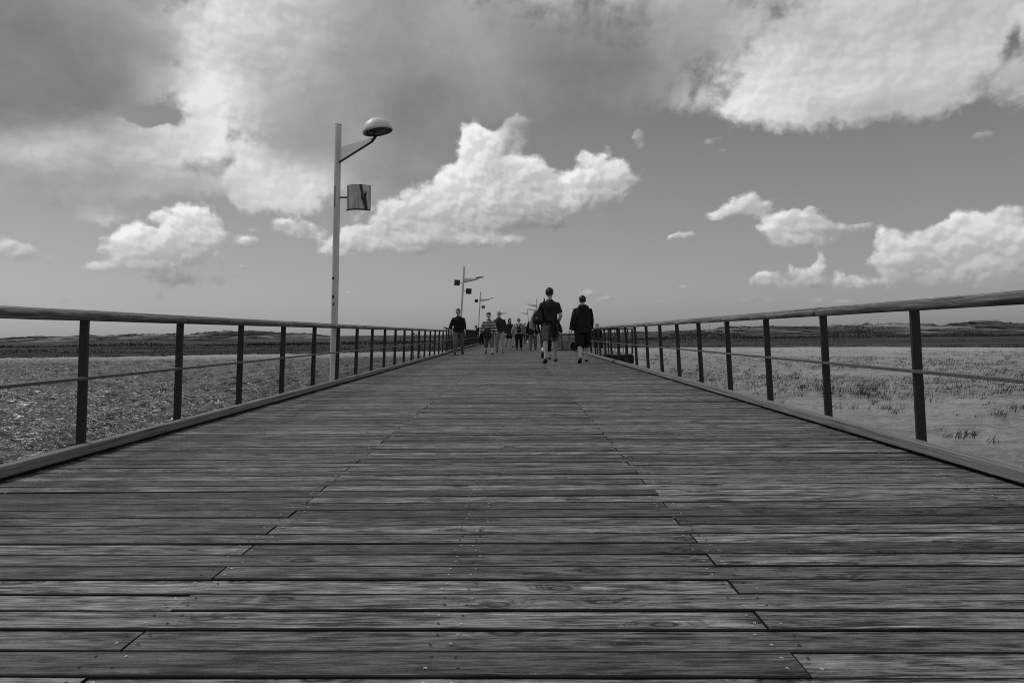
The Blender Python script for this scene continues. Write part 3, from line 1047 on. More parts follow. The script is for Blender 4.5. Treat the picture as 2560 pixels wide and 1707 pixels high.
# ------------------------------------------------------------------ side platform on the right
plat = empty('side_platform', (X_R + 0.1, 26.3, 0))
tag(plat, 'dark railed side platform jutting from the right of the boardwalk above the water', 'platform')
q = MB()
PW, PL = 1.62, 13.0
for i in range(int(PL / 0.14)):
    q.box((0.09, i * 0.14, -0.045 + random.gauss(0, 0.001)), (PW, i * 0.14 + 0.132, 0.0))
q.build('decking', M['deck'], plat)
q = MB()
q.box((0.12, 0.02, -0.36), (PW + 0.05, 0.16, -0.047))
q.box((PW - 0.09, 0.17, -0.36), (PW + 0.05, PL, -0.047))
for yy in (1.5, 4.0, 6.5, 9, 12):
    q.box((0.12, yy, -0.34), (PW - 0.1, yy + 0.14, -0.05))
q.build('edge_beam', M['beam'], plat)
for i, (xx, yy) in enumerate(((0.5, 0.3), (1.45, 0.3), (1.45, 4.1), (0.5, 4.1), (1.45, 8.1), (1.45, 12.1))):
    q = MB()
    q.tube([(0, 0, -3.0), (0, 0, -0.365)], 0.11, 10)
    q.build('pile', M['beam'], plat, loc=(xx, yy, 0), smooth=True)
q = MB()
q.box((0, 0, 0), (0.06, 0.05, 0.90))
big = q.build('post', M['steel'], plat, loc=(PW - 0.03, 0.02, 0))
q = MB()
q.box((-0.018, -0.012, 0), (0.018, 0.012, 0.905))
pmesh = None
for (xx, yy) in [(0.35, 0.05), (0.62, 0.05), (0.76, 0.05), (1.16, 0.05)] + [(PW + 0.01, 1.2 + 1.2 * k) for k in range(10)] + [(0.25 + 0.45 * k, PL - 0.05) for k in range(3)]:
    if pmesh is None:
        po = q.build('post', M['steel'], plat)
        pmesh = po.data
    else:
        po = bpy.data.objects.new('post', pmesh)
        COL.objects.link(po)
        po.parent = plat
    po.location = (xx, yy, 0)
for (lo, hi) in (((0.2, 0.0, 0.906), (PW + 0.06, 0.09, 0.945)), ((PW - 0.03, 0.092, 0.906), (PW + 0.06, PL, 0.945))):
    q = MB()
    q.box(lo, hi, bev=0.006)
    q.build('handrail', M['steel'], plat)
for (lo, hi) in (((0.2, 0.064, 0.42), (PW, 0.075, 0.46)), ((PW - 0.012, 0.08, 0.42), (PW - 0.004, PL - 0.1, 0.46))):
    q = MB()
    q.box(lo, hi)
    q.build('lower_bar', M['steel'], plat)

# hooked pole over the railing
p0_ = at_depth(1489, 836, 55)
q = MB()
pts = [(0, 0, -1.6 - p0_.z + 0.0), (0, 0, 0.25)]
for k in range(1, 9):
    th = math.pi * k / 9
    pts.append((-0.17 + 0.17 * math.cos(th), 0, 0.25 + 0.36 * math.sin(th)))
q.tube(pts, 0.022, 8)
hk = q.build('hooked_pole', M['bar'], smooth=True, loc=(p0_.x + 0.4, 55, p0_.z))
tag(hk, 'thin curved pole hooking just over the right handrail beside the person in long jacket', 'pole')

# ------------------------------------------------------------------ wooden lounger bench (boat shaped)
bn = empty('wooden_bench', (2.12, 33.2, 0))
tag(bn, 'low pale boat shaped wooden bench near the right railing beyond the walkers', 'bench')
prof = [(-0.70, 0.22), (-0.76, 0.34), (-0.76, 0.48), (0.95, 0.48), (0.95, 0.40), (0.36, 0.34), (0.26, 0.03), (-0.02, 0.02)]
for k in range(5):
    q = MB()
    n = len(prof)
    ya, yb_ = k * 0.30, k * 0.30 + 0.285
    vs = [(x, ya, z) for x, z in prof] + [(x, yb_, z) for x, z in prof]
    fs = [tuple(range(n)), tuple(reversed(range(n, 2 * n)))] + [(i, n + i, n + (i + 1) % n, (i + 1) % n) for i in range(n)]
    q.add(vs, fs)
    q.build('slat', M['bench'], bn)
q = MB()
q.box((0.40, 0.1, 0.0), (0.85, 1.4, 0.34))
q.build('foot', M['beam'], bn)


# ------------------------------------------------------------------ lamp posts
def lamp(label, base, lean, arm_dir, height=4.40, panels=(), big_dome=1.0, cap=0.45, tilt_deg=9, drop=0.83, group='lamp posts along the boardwalk', stickers=False, detail=True, gusset=True):
    """base on the water side; lean = sideways shift of the top"""
    root = empty('lamp_post', base)
    root.rotation_euler = (lean[1], lean[0], 0)
    tag(root, label, 'lamp post', group)
    H = height
    q = MB()
    nseg = 12
    q.tube([(0, 0, -2.2), (0, 0, 0), (0, 0, H * 0.5), (0, 0, H - 0.03), (0, 0, H)], [0.062, 0.060, 0.056, 0.053, 0.051], 20 if detail else 10)
    q.build('pole', M['pole'], root, smooth=True)
    q = MB()
    q.tube([(0, 0, H + 0.001), (0, 0, H + 0.012)], 0.053, 16)
    q.build('pole_cap', M['armd'], root)
    a = Vector((arm_dir[0], arm_dir[1], 0)).normalized()
    L = math.hypot(arm_dir[0], arm_dir[1])
    rise = arm_dir[2]
    zj = H - drop
    s_ = a.cross(Vector((0, 0, 1)))
    # arm: dark flange below, pale tapering web above it
    p0 = a * 0.055 + Vector((0, 0, zj))
    p1 = a * (L - 0.10) + Vector((0, 0, zj + rise - 0.07))
    p2 = a * L + Vector((0, 0, zj + rise))
    ar = empty('arm')
    ar.parent = root
    q = MB()
    q.tube([p0, p1, p2], [0.017, 0.017, 0.024], 10)
    q.build('flange', M['armd'], ar, smooth=True)
    q = MB()
    t = 0.006
    vs = []
    for sg in (-t, t):
        vs += [p0 + s_ * sg + Vector((0, 0, 0.018)), p1 + s_ * sg + Vector((0, 0, 0.015)), p1 + s_ * sg + Vector((0, 0, 0.055)), p0 + s_ * sg + Vector((0, 0, 0.24))]
    q.add(vs, [(0, 1, 2, 3), (7, 6, 5, 4), (0, 4, 5, 1), (1, 5, 6, 2), (2, 6, 7, 3), (3, 7, 4, 0)])
    q.build('web_plate', M['plate'], ar)
    # head: shallow dome tilted out from the pole
    hd = empty('lamp_head')
    hd.parent = root
    r = 0.235 * big_dome
    ctr = p2 + a * 0.06 + Vector((0, 0, 0.055))
    tilt = Matrix.Rotation(RAD(tilt_deg), 4, 'Y' if tilt_deg < 0 else s_)
    Mx = Matrix.Translation(ctr) @ tilt
    q = MB()
    n, m_ = 32, 10
    vs, fs = [], []
    for i in range(m_ + 1):
        ph = math.pi / 2 * i / m_
        for k in range(n):
            th = 2 * math.pi * k / n
            vs.append(Mx @ Vector((r * math.cos(ph) * math.cos(th), r * math.cos(ph) * math.sin(th), cap * r * math.sin(ph))))
    rim = len(vs)
    for k in range(n):
        th = 2 * math.pi * k / n
        vs.append(Mx @ Vector((r * 0.93 * math.cos(th), r * 0.93 * math.sin(th), -0.004)))
    for i in range(m_):
        for k in range(n):
            j = (k + 1) % n
            fs.append((i * n + k, i * n + j, (i + 1) * n + j, (i + 1) * n + k))
    for k in range(n):
        j = (k + 1) % n
        fs.append((rim + j, rim + k, k, j)[::-1])
    q.add(vs, fs)
    q.build('shell', M['dome'], hd, smooth=True)
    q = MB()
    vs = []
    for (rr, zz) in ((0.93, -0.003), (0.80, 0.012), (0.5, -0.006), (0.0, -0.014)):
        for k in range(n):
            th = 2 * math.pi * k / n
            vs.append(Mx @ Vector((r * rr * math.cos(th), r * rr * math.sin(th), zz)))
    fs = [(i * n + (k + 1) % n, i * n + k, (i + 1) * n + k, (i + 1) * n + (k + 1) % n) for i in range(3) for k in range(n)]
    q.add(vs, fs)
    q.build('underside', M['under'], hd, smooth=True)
    if detail:
        for k in range(5):
            th = 2.2 + k * 0.5
            q = MB()
            cc = Mx @ Vector((r * 0.72 * math.cos(th), r * 0.72 * math.sin(th), -0.012))
            q.ball(cc, (0.02, 0.02, 0.012), 8, 5)
            q.build('clip', M['armd'], hd)
    # panels on short stubs
    for (z, sx, size, mat, curved, yaw) in panels:
        u = Vector((math.cos(yaw), math.sin(yaw), 0)) * sx
        nrm = Vector((-math.sin(yaw), math.cos(yaw), 0))
        q = MB()
        q.tube([u * 0.05 + Vector((0, 0, z)), u * 0.19 + Vector((0, 0, z))], 0.013, 8)
        q.build('bracket', M['armd'], root, smooth=True)
        q = MB()
        n = 14 if curved else 1
        x0_, x1_ = 0.175, 0.175 + size
        vs = []
        for i in range(n + 1):
            tt = i / n
            bulge = -curved * (1 - (2 * tt - 1) ** 2)
            for (dz, dn) in ((-size / 2, 0.006), (size / 2, 0.006), (size / 2, -0.006), (-size / 2, -0.006)):
                vs.append(u * (x0_ + (x1_ - x0_) * tt) + nrm * (bulge + dn) + Vector((0, 0, z + dz)))
        fs = []
        for i in range(n):
            for k in range(4):
                j = (k + 1) % 4
                fs.append((i * 4 + k, i * 4 + j, i * 4 + 4 + j, i * 4 + 4 + k))
        fs += [(3, 2, 1, 0), (n * 4, n * 4 + 1, n * 4 + 2, n * 4 + 3)]
        q.add(vs, fs)
        q.build('sign_panel', mat, root, smooth=False)
        if curved:
            # dark bottom lip and rolled outer edge
            q = MB()
            vs = []
            for i in range(n + 1):
                tt = i / n
                bulge = -curved * (1 - (2 * tt - 1) ** 2)
                for (dz, dn) in ((-size / 2 - 0.022, 0.012), (-size / 2 - 0.001, 0.012), (-size / 2 - 0.001, -0.012), (-size / 2 - 0.022, -0.012)):
                    vs.append(u * (x0_ - 0.004 + (x1_ - x0_ + 0.008) * tt) + nrm * (bulge + dn) + Vector((0, 0, z + dz)))
            q.add(vs, list(fs))
            q.build('bottom_lip', M['armd'], root)
            q = MB()
            q.tube([u * (x1_ + 0.007) + Vector((0, 0, z - size / 2)), u * (x1_ + 0.007) + Vector((0, 0, z + size / 2))], 0.006, 8)
            q.build('edge_roll', M['pole'], root)
    if stickers:
        for (z, w_, h_, ang) in ((0.5 + 1.24, 0.030, 0.045, -2.0), (0.5 + 0.93, 0.028, 0.05, -1.9), (0.5 + 0.81, 0.018, 0.05, -1.7), (3.1, 0.012, 0.36, -2.0)):
            q = MB()
            rr = 0.0595
            vs = []
            for i in range(4):
                th = ang + (i / 3 - 0.5) * w_ / rr * 1.4
                for dz in (-h_ / 2, h_ / 2):
                    vs.append((rr * math.cos(th), rr * math.sin(th), z + dz))
            q.add(vs, [(i * 2, i * 2 + 2, i * 2 + 3, i * 2 + 1) for i in range(3)])
            q.build('sticker', M['signd'], root)
    return root


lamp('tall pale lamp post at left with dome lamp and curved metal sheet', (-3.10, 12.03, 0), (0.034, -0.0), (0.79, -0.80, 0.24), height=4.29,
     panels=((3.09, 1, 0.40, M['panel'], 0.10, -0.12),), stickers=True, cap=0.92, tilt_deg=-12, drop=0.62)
for i in range(1):
    lamp('second lamp post on the left with two dark square signs behind the man', (-3.16, 38.6, 0), (0.075, 0), (0.82, -0.35, 0.24),
         panels=((3.54, -1, 0.30, M['signd'], 0, 0.0), (3.12, 1, 0.30, M['signd'], 0, 0.0)), detail=False)
lamp('third lamp post on the left with a dark and a faded square sign', (-3.45, 61.5, 0), (0.072, 0), (0.85, -0.30, 0.26),
     panels=((3.62, -1, 0.28, M['signd'], 0, 0.0), (3.12, 1, 0.28, M['signl'], 0, 0.0)), detail=False)
lamp('farthest left lamp post just behind the man in sunglasses', (-2.75, 103, 0), (0.06, 0), (0.85, -0.3, 0.26), detail=False,
     panels=((3.02, -1, 0.28, M['signd'], 0, 0.0),))
lamp('nearest of the small lamps on the right, partly hidden by the man in dark tee', (2.25, 75, 0), (-0.06, 0), (-0.85, -0.3, 0.26), detail=False)
lamp('middle one of the small lamps on the right, behind the walkers', (2.55, 90, 0), (-0.06, 0), (-0.85, -0.3, 0.26), detail=False)
lamp('smallest right lamp standing free above the woman with backpack', (1.78, 104, 0), (-0.08, 0), (-0.75, -0.2, 0.26), detail=False)

# small notice board beyond the left railing
c = at_depth(1041, 834, 60)
nbd = empty('notice_board', (c.x, 60, -1.3))
tag(nbd, 'small dark notice board on legs in the marsh behind the left railing', 'sign')
for dx_ in (-0.28, 0.28):
    q = MB()
    q.box((dx_ - 0.03, -0.03, 0), (dx_ + 0.03, 0.03, 2.2))
    q.build('leg', M['beam'], nbd)
q = MB()
for i in range(3):
    for j in range(3):
        if (i + j) % 2 == 0:
            q.box((-0.30 + 0.21 * i, -0.05, 1.85 + 0.13 * j), (-0.12 + 0.21 * i, -0.031, 1.97 + 0.13 * j))
q.build('board', M['signd'], nbd)


# ------------------------------------------------------------------ people
def ground_at(px, py, z=0.0):
    d = view_dir(px, py)
    t = (z - CAM_H) / d.z
    return Vector((d.x * t, d.y * t, z))


def hair_cap(c, R, long=False, hood=False, pad=1.0):
    """scalp-hugging hair: pulled inside the head where the face is"""
    q = MB()
    n, m_ = 24, 16
    vs, fs = [], []
    for i in range(m_ + 1):
        ph = math.pi * i / m_
        for k in range(n):
            th = 2 * math.pi * k / n
            d = Vector((math.sin(ph) * math.cos(th), math.sin(ph) * math.sin(th), math.cos(ph)))
            s = 1.08 * pad + 0.05 * noise.noise(d * 4.0) + 0.05 * noise.noise(d * 11.0)
            if d.y > 0.15 and d.z < (0.50 if not hood else 0.35):
                s = 0.72
            if d.z < ((-0.62 if d.y < 0.0 else -0.25) if not long else -2):
                s = min(s, 0.80)
            if abs(d.x) > 0.72 and d.z < 0.12 and d.y > -0.35 and not long:
                s = 0.84
            v = Vector((d.x * 0.086, d.y * 0.102, d.z * 0.102)) * s
            if not long and d.z < -0.1:
                v.x *= 1.0 - 0.22 * min(1.0, (-0.1 - d.z) / 0.6)
            if long and d.z < -0.15 and d.y < 0.2:
                v.z *= 1.7
                v.x *= 1.15
            vs.append(c + R @ (v + Vector((0, -0.008, 0.004))))
    for i in range(m_):
        for k in range(n):
            j = (k + 1) % n
            fs.append((i * n + k, (i + 1) * n + k, (i + 1) * n + j, i * n + j))
    q.add(vs, fs)
    return q


def person(label, pos, yaw, H, out, legs, arms, lean=0.0, head=(0.0, 0.0), vox=0.011, sit=None, build=1.0, group=None, hip_drop=0.0):
    """legs: ((swing, knee, spread), ...) left, right; arms: ((swing, spread, elbow, inward), ...) in degrees.
    Local frame faces +Y; left is -X."""
    root = empty('person', (pos[0], pos[1], pos[2]), (0, 0, yaw))
    tag(root, label, 'person', group)
    k = H / 1.765
    B = build
    body = MB()
    J = {}
    HZ = 0.93 * k
    hip = Vector((0, 0, HZ))
    Rl = Matrix.Rotation(-RAD(lean), 3, 'X')

    def sp(x, y, z):          # point on the leaning trunk, z from the hips
        return hip + Rl @ Vector((x * k * B, y * k * B, z * k))

    # legs
    low = 9.0
    feet = []
    for i, sd in enumerate((-1, 1)):
        sw, kn, ab = legs[i]
        h0 = hip + Vector((sd * 0.092 * k * B, 0, -0.03 * k))
        a1 = RAD(sw)
        d1 = Vector((sd * math.sin(RAD(ab)), math.sin(a1), -math.cos(a1))).normalized()
        kp_ = h0 + d1 * 0.43 * k
        a2 = RAD(sw - kn)
        d2 = Vector((sd * math.sin(RAD(ab)) * 0.5, math.sin(a2), -math.cos(a2))).normalized()
        an = kp_ + d2 * 0.41 * k
        # foot pitch follows a trailing shank
        fp = min(0.0, a2 + 0.10) * 1.1 if a2 < 0 else a2 * 0.35
        if sit:
            fp = 0.0
        fd = Vector((sd * 0.10, math.cos(fp), math.sin(fp))).normalized()
        up = Vector((0, -math.sin(fp), math.cos(fp)))
        J[i] = (h0, kp_, an, fd, up)
        low = min(low, (an - up * 0.075 * k + fd * 0.15 * k).z, (an - up * 0.075 * k - fd * 0.05 * k).z)
    dz = Vector((0, 0, -low + 0.0))
    hip = hip + dz
    for i in (0, 1):
        h0, kp_, an, fd, up = J[i]
        J[i] = (h0 + dz, kp_ + dz, an + dz, fd, up)

    def R2(r):
        return (r[0] * k * B, r[1] * k * B)

    trunk = [(-0.085, (0.10, 0.085)), (-0.03, (0.155, 0.108)), (0.05, (0.160, 0.112)), (0.16, (0.138, 0.100)), (0.28, (0.150, 0.110)), (0.38, (0.166, 0.115)), (0.44, (0.155, 0.100)), (0.495, (0.115, 0.080)), (0.535, (0.066, 0.06)), (0.575, (0.052, 0.056)), (0.66, (0.050, 0.056))]
    body.tube([sp(0, 0.0 if z < .5 else (z - .5) * 0.25, z) for z, _ in trunk], [R2(r) for _, r in trunk], 20, up=(0, 1, 0))
    for i in (0, 1):
        h0, kp_, an, fd, up = J[i]
        body.tube([h0 + Vector((0, 0, 0.04 * k)), h0.lerp(kp_, 0.35), kp_, kp_.lerp(an, 0.3), kp_.lerp(an, 0.75), an, an - up * 0.02 * k],
                  [r * k * B for r in (0.088, 0.078, 0.055, 0.058, 0.040, 0.035, 0.036)], 14)
        body.tube([an - fd * 0.045 * k - up * 0.045 * k, an + fd * 0.03 * k - up * 0.04 * k, an + fd * 0.12 * k - up * 0.055 * k, an + fd * 0.17 * k - up * 0.062 * k],
                  [(0.030 * k, 0.028 * k), (0.036 * k, 0.036 * k), (0.040 * k, 0.022 * k), (0.030 * k, 0.013 * k)], 12, up=up)
    # arms
    A = {}
    for i, sd in enumerate((-1, 1)):
        sw, ab, el, inw = arms[i]
        s0 = sp(sd * 0.172, 0.0, 0.428)
        d1 = Rl @ Vector((sd * math.sin(RAD(ab)), math.sin(RAD(sw)), -math.cos(RAD(sw)) * math.cos(RAD(ab)))).normalized()
        e = s0 + d1 * 0.285 * k
        d2 = Rl @ Vector((sd * math.sin(RAD(ab - inw)), math.sin(RAD(sw + el)), -math.cos(RAD(sw + el)))).normalized()
        w = e + d2 * 0.245 * k
        A[i] = (s0, e, w, d2)
        body.tube([sp(sd * 0.08, 0, 0.445), s0, s0.lerp(e, 0.4), e, e.lerp(w, 0.3), w], [r * k * B for r in (0.055, 0.056, 0.046, 0.038, 0.038, 0.026)], 12)
        # hand: palm, four bent fingers, thumb leaving the side of the palm
        f_ = d2
        side = Vector((0, 1, 0)) - f_ * f_.y
        side = side.normalized() if side.length > 0.2 else Vector((1, 0, 0))
        nrm = f_.cross(side).normalized() * (-sd)
        if nrm.x * sd > 0:
            nrm = -nrm
        body.tube([w - f_ * 0.01, w + f_ * 0.03 * k, w + f_ * 0.085 * k], [(0.026 * k, 0.019 * k), (0.036 * k, 0.016 * k), (0.040 * k, 0.013 * k)], 12, up=nrm)
        for q_, (off, ln) in enumerate(((-0.029, 0.058), (-0.010, 0.074), (0.010, 0.078), (0.029, 0.068))):
            b0_ = w + f_ * 0.078 * k + side * off * k
            g1 = (f_ * 0.9 + nrm * 0.35 + side * off * 4).normalized()
            g2 = (f_ * 0.55 + nrm * 0.85).normalized()
            g3 = (f_ * 0.1 + nrm).normalized()
            p1 = b0_ + g1 * ln * 0.5 * k
            p2 = p1 + g2 * ln * 0.35 * k
            p3 = p2 + g3 * ln * 0.25 * k
            body.tube([b0_ - g1 * 0.01, p1, p2, p3], [0.0095 * k, 0.009 * k, 0.0085 * k, 0.007 * k], 8)
        t0 = w + f_ * 0.025 * k + side * 0.028 * k
        t1 = t0 + (f_ * 0.6 + side * 0.7 + nrm * 0.35).normalized() * 0.035 * k
        t2 = t1 + (f_ * 0.85 + side * 0.2 + nrm * 0.5).normalized() * 0.03 * k
        body.tube([t0 - side * 0.01, t1, t2], [0.012 * k, 0.010 * k, 0.008 * k], 8)
    # head
    hy, hp = head
    Rh = Matrix.Rotation(RAD(hy), 3, 'Z') @ Matrix.Rotation(-RAD(hp), 3, 'X')
    hc = sp(0, 0.030, 0.708)
    ks_ = k * 1.06

    def hd_(x, y, z):
        return hc + Rh @ Vector((x * ks_, y * ks_, z * ks_))
    body.ball(hd_(0, 0, 0.012), (0.084 * ks_, 0.098 * ks_, 0.095 * ks_), 22, 14, R=Rh)
    body.ball(hd_(0, 0.026, -0.052), (0.062 * ks_, 0.066 * ks_, 0.052 * ks_), 18, 10, R=Rh)
    body.tube([hd_(0, 0.088, 0.018), hd_(0, 0.108, -0.022), hd_(0, 0.092, -0.030)], [0.010 * ks_, 0.015 * ks_, 0.012 * ks_], 8)
    body.ball(hd_(0, 0.086, -0.062), (0.024 * ks_, 0.010 * ks_, 0.009 * ks_), 10, 6, R=Rh)
    for sd in (-1, 1):
        body.ball(hd_(sd * 0.085, -0.004, -0.006), (0.009 * ks_, 0.020 * ks_, 0.031 * ks_), 8, 7, R=Rh)
        body.ball(hd_(sd * 0.030, 0.083, 0.030), (0.024 * ks_, 0.012 * ks_, 0.009 * ks_), 8, 6, R=Rh)
    bo_ = body.build('body', out.get('skin', M['skin']), root)
    fuse(bo_, vox, 2)

    if out.get('face', False):
        for sd in (-1, 1):
            q = MB()
            q.ball(hd_(sd * 0.030, 0.089, 0.014), 0.011 * ks_, 8, 6)
            q.build('eye', M['hair'], root, smooth=True)
        q = MB()
        q.ball(hd_(0, 0.094, -0.062), (0.021 * ks_, 0.006 * ks_, 0.004 * ks_), 10, 6, R=Rh)
        q.build('mouth', M['char'], root, smooth=True)
    if out.get('hair'):
        q = hair_cap(hd_(0, 0, 0.015), Rh * ks_ if False else Matrix([[c * ks_ for c in r] for r in Rh]), long=out.get('long', False), pad=out.get('hairpad', 1.0))
        q.build('hair', out['hair'], root, smooth=True)
    if out.get('glasses'):
        q = MB()
        for sd in (-1, 1):
            q.ball(hd_(sd * 0.034, 0.100, 0.014), (0.029 * ks_, 0.008 * ks_, 0.022 * ks_), 12, 8, R=Rh)
            q.tube([hd_(sd * 0.06, 0.094, 0.018), hd_(sd * 0.084, 0.0, 0.012)], 0.004, 6)
        q.tube([hd_(-0.02, 0.104, 0.018), hd_(0.02, 0.104, 0.018)], 0.004, 6)
        q.build('sunglasses', M['armd'], root, smooth=True)

    # upper garment
    tp = out.get('top')
    if tp:
        mat, hem, sleeve, loose = tp
        rings = [(z, r) for z, r in [(-0.40, (0.185, 0.150)), (-0.28, (0.180, 0.145)), (-0.16, (0.178, 0.135)), (-0.06, (0.172, 0.125)), (0.05, (0.168, 0.120)), (0.16, (0.158, 0.118)), (0.28, (0.165, 0.124)), (0.37, (0.180, 0.130)), (0.435, (0.168, 0.116)), (0.485, (0.126, 0.094)), (0.52, (0.080, 0.074)), (0.55, (0.060, 0.066))] if z >= hem]
        q = MB()
        q.tube([sp(0, 0, z) for z, _ in rings], [((r[0] + loose) * k * B, (r[1] + loose) * k * B) for _, r in rings], 24, up=(0, 1, 0))
        for i, sd in enumerate((-1, 1)):
            s0, e, w, d2 = A[i]
            pts = [sp(sd * 0.07, 0, 0.455), s0 + Vector((0, 0, -0.004)), s0.lerp(e, 0.45)]
            rr = [0.052, 0.066, 0.060]
            if sleeve > 0.5:
                pts += [e, e.lerp(w, 0.35)]
                rr += [0.052, 0.050]
                pts.append(e.lerp(w, min(1.0, (sleeve - 0.5) * 2)))
                rr.append(0.044)
            else:
                pts.append(s0.lerp(e, max(0.55, sleeve * 2 * 0.85)))
                rr.append(0.066)
            q.tube(pts, [(r + loose * 0.6) * k * B for r in rr], 14)
        if out.get('hood'):
            c_ = sp(0, -0.075, 0.515)
            q.ball(c_ + Rl @ Vector((0.0, 0, 0)), (0.135 * k, 0.085 * k, 0.070 * k), 16, 10, R=Matrix.Rotation(0.25, 3, 'X'))
            q.ball(sp(0.085, -0.07, 0.52), (0.075 * k, 0.07 * k, 0.048 * k), 12, 8)
            q.tube([sp(-0.10, 0.02, 0.52), sp(-0.07, -0.06, 0.56), sp(0.07, -0.06, 0.56), sp(0.11, 0.02, 0.53)], 0.035 * k, 10)
        if out.get('collar'):
            q.tube([sp(0, 0.005, 0.52), sp(0, 0.012, 0.585)], [(0.085 * k, 0.085 * k), (0.070 * k, 0.074 * k)], 16, up=(0, 1, 0))
        o_ = q.build(out.get('top_name', 'jacket'), mat, root)
        fuse(o_, vox * 1.15, 3)
    # lower garment
    bt = out.get('bottom')
    if bt:
        mat, frac, loose, flare = bt          # frac along the leg 0..1
        q = MB()
        tr = [(-0.10, (0.12, 0.10)), (-0.05, (0.162, 0.120)), (0.04, (0.166, 0.118)), (0.10, (0.150, 0.110))]
        q.tube([sp(0, 0, z) for z, _ in tr], [((r[0] + loose) * k * B, (r[1] + loose) * k * B) for _, r in tr], 20, up=(0, 1, 0))
        for i in (0, 1):
            h0, kp_, an, fd, up = J[i]

            def lp(t):
                return h0.lerp(kp_, t * 2) if t <= 0.5 else kp_.lerp(an, (t - 0.5) * 2)
            prof = [(0.0, 0.098), (0.18, 0.090), (0.36, 0.076), (0.5, 0.066), (0.62, 0.064), (0.8, 0.055), (1.0, 0.050)]
            pts, rr = [h0 + Vector((0, 0, 0.05 * k))], [0.090]
            for t, r in prof:
                if t < frac:
                    pts.append(lp(t))
                    rr.append(r)
            pts.append(lp(frac))
            rr.append(float(np.interp(frac, [p[0] for p in prof], [p[1] for p in prof])) + flare)
            q.tube(pts, [(r + loose) * k * B for r in rr], 16)
        o_ = q.build(out.get('bottom_name', 'trousers'), mat, root)
        fuse(o_, vox * 1.15, 3)
    if out.get('skirt'):
        mat, z1, fl = out['skirt']
        q = MB()
        rings = [(0.12, (0.152, 0.112)), (0.03, (0.172, 0.125)), (-0.08, (0.180 + fl * 0.3, 0.140 + fl * 0.3)), (z1 * 0.6, (0.185 + fl * 0.6, 0.155 + fl * 0.6)), (z1, (0.19 + fl, 0.165 + fl))]
        q.tube([sp(0, 0, z) for z, _ in rings], [R2(r) for _, r in rings], 22, up=(0, 1, 0))
        fuse(q.build('skirt', mat, root), vox * 1.2, 3)
    if out.get('socks'):
        for i in (0, 1):
            h0, kp_, an, fd, up = J[i]
            q = MB()
            q.tube([kp_.lerp(an, 0.72), an, an - up * 0.03 * k], [0.046 * k, 0.041 * k, 0.042 * k], 12)
            q.build('sock', out['socks'], root, smooth=True)
    sm = out.get('shoes', M['shoe'])
    for i in (0, 1):
        h0, kp_, an, fd, up = J[i]
        q = MB()
        q.tube([an - fd * 0.062 * k - up * 0.045 * k, an - fd * 0.045 * k - up * 0.040 * k, an + fd * 0.02 * k - up * 0.032 * k, an + fd * 0.09 * k - up * 0.045 * k, an + fd * 0.16 * k - up * 0.056 * k, an + fd * 0.192 * k - up * 0.060 * k],
               [(0.022 * k, 0.022 * k), (0.038 * k, 0.036 * k), (0.045 * k, 0.044 * k), (0.050 * k, 0.032 * k), (0.044 * k, 0.021 * k), (0.022 * k, 0.012 * k)], 14, up=up)
        q.tube([an - fd * 0.055 * k - up * 0.070 * k, an - fd * 0.02 * k - up * 0.071 * k, an + fd * 0.10 * k - up * 0.072 * k, an + fd * 0.185 * k - up * 0.071 * k],
               [(0.030 * k, 0.008 * k), (0.042 * k, 0.010 * k), (0.052 * k, 0.010 * k), (0.028 * k, 0.008 * k)], 14, up=up)
        q.build('shoe', sm, root, smooth=True)
    root['k'] = k
    return root, sp, A, J, k


def world_of(root, p):
    return Matrix.Translation(root.location) @ root.rotation_euler.to_matrix().to_4x4() @ Vector(p)


def backpack(label, root, c, size, mat, straps=(), rot=0.0, tilt=0.0):
    """rounded bag hung on a figure: its own thing in the world"""
    base = world_of(root, c)
    e = empty('backpack', base, (tilt, 0, root.rotation_euler.z + rot))
    tag(e, label, 'backpack')
    sx, sy, sz = size
    q = MB()
    rings = []
    for t in (-1, -0.92, -0.6, 0, 0.5, 0.85, 1.0):
        w = (1 - abs(t) ** 5 * 0.45) * (1.0 if t < 0 else 1 - 0.22 * t)
        rings.append((t, w))
    q.tube([(0, 0, t * sz) for t, _ in rings], [(sx * w, sy * w) for _, w in rings], 18, up=(0, 1, 0))
    fuse(q.build('bag_body', mat, e), 0.016, 3)
    q = MB()
    q.tube([(0, -sy * 0.75, -sz * 0.75), (0, -sy * 1.0, -sz * 0.4), (0, -sy * 0.85, sz * 0.05)], [(sx * 0.6, sy * 0.3), (sx * 0.72, sy * 0.45), (sx * 0.6, sy * 0.25)], 14, up=(0, 1, 0))
    q.build('front_pocket', mat, e, smooth=True)
    inv = (Matrix.Translation(base) @ Euler((tilt, 0, root.rotation_euler.z + rot)).to_matrix().to_4x4()).inverted()
    for st in straps:
        q = MB()
        q.tube([inv @ world_of(root, p) for p in st], (0.020, 0.006), 8)
        q.build('strap', mat, e, smooth=True)
    return e


AWAY, TOWARD = 0.0, math.pi

# tall man in the dark t-shirt
g = ground_at(1376, 907.5)
r_, sp, A, J, k = person('tall man seen from behind in dark t-shirt and grey shorts, bag under his left arm', g, AWAY + 0.02, 1.97,
    dict(skin=M['skin'], hair=M['hair'], hairpad=1.02, top=(M['tee'], -0.06, 0.42, 0.014), top_name='t_shirt', bottom=(M['shorts'], 0.46, 0.012, 0.012), bottom_name='shorts', shoes=M['shoe']),
    legs=((-12, 12, 3), (19, 10, 4)), arms=((8, 18, 25, 10), (-8, 16, 42, 34)), lean=3, vox=0.0085, build=1.02, head=(-8, 0))
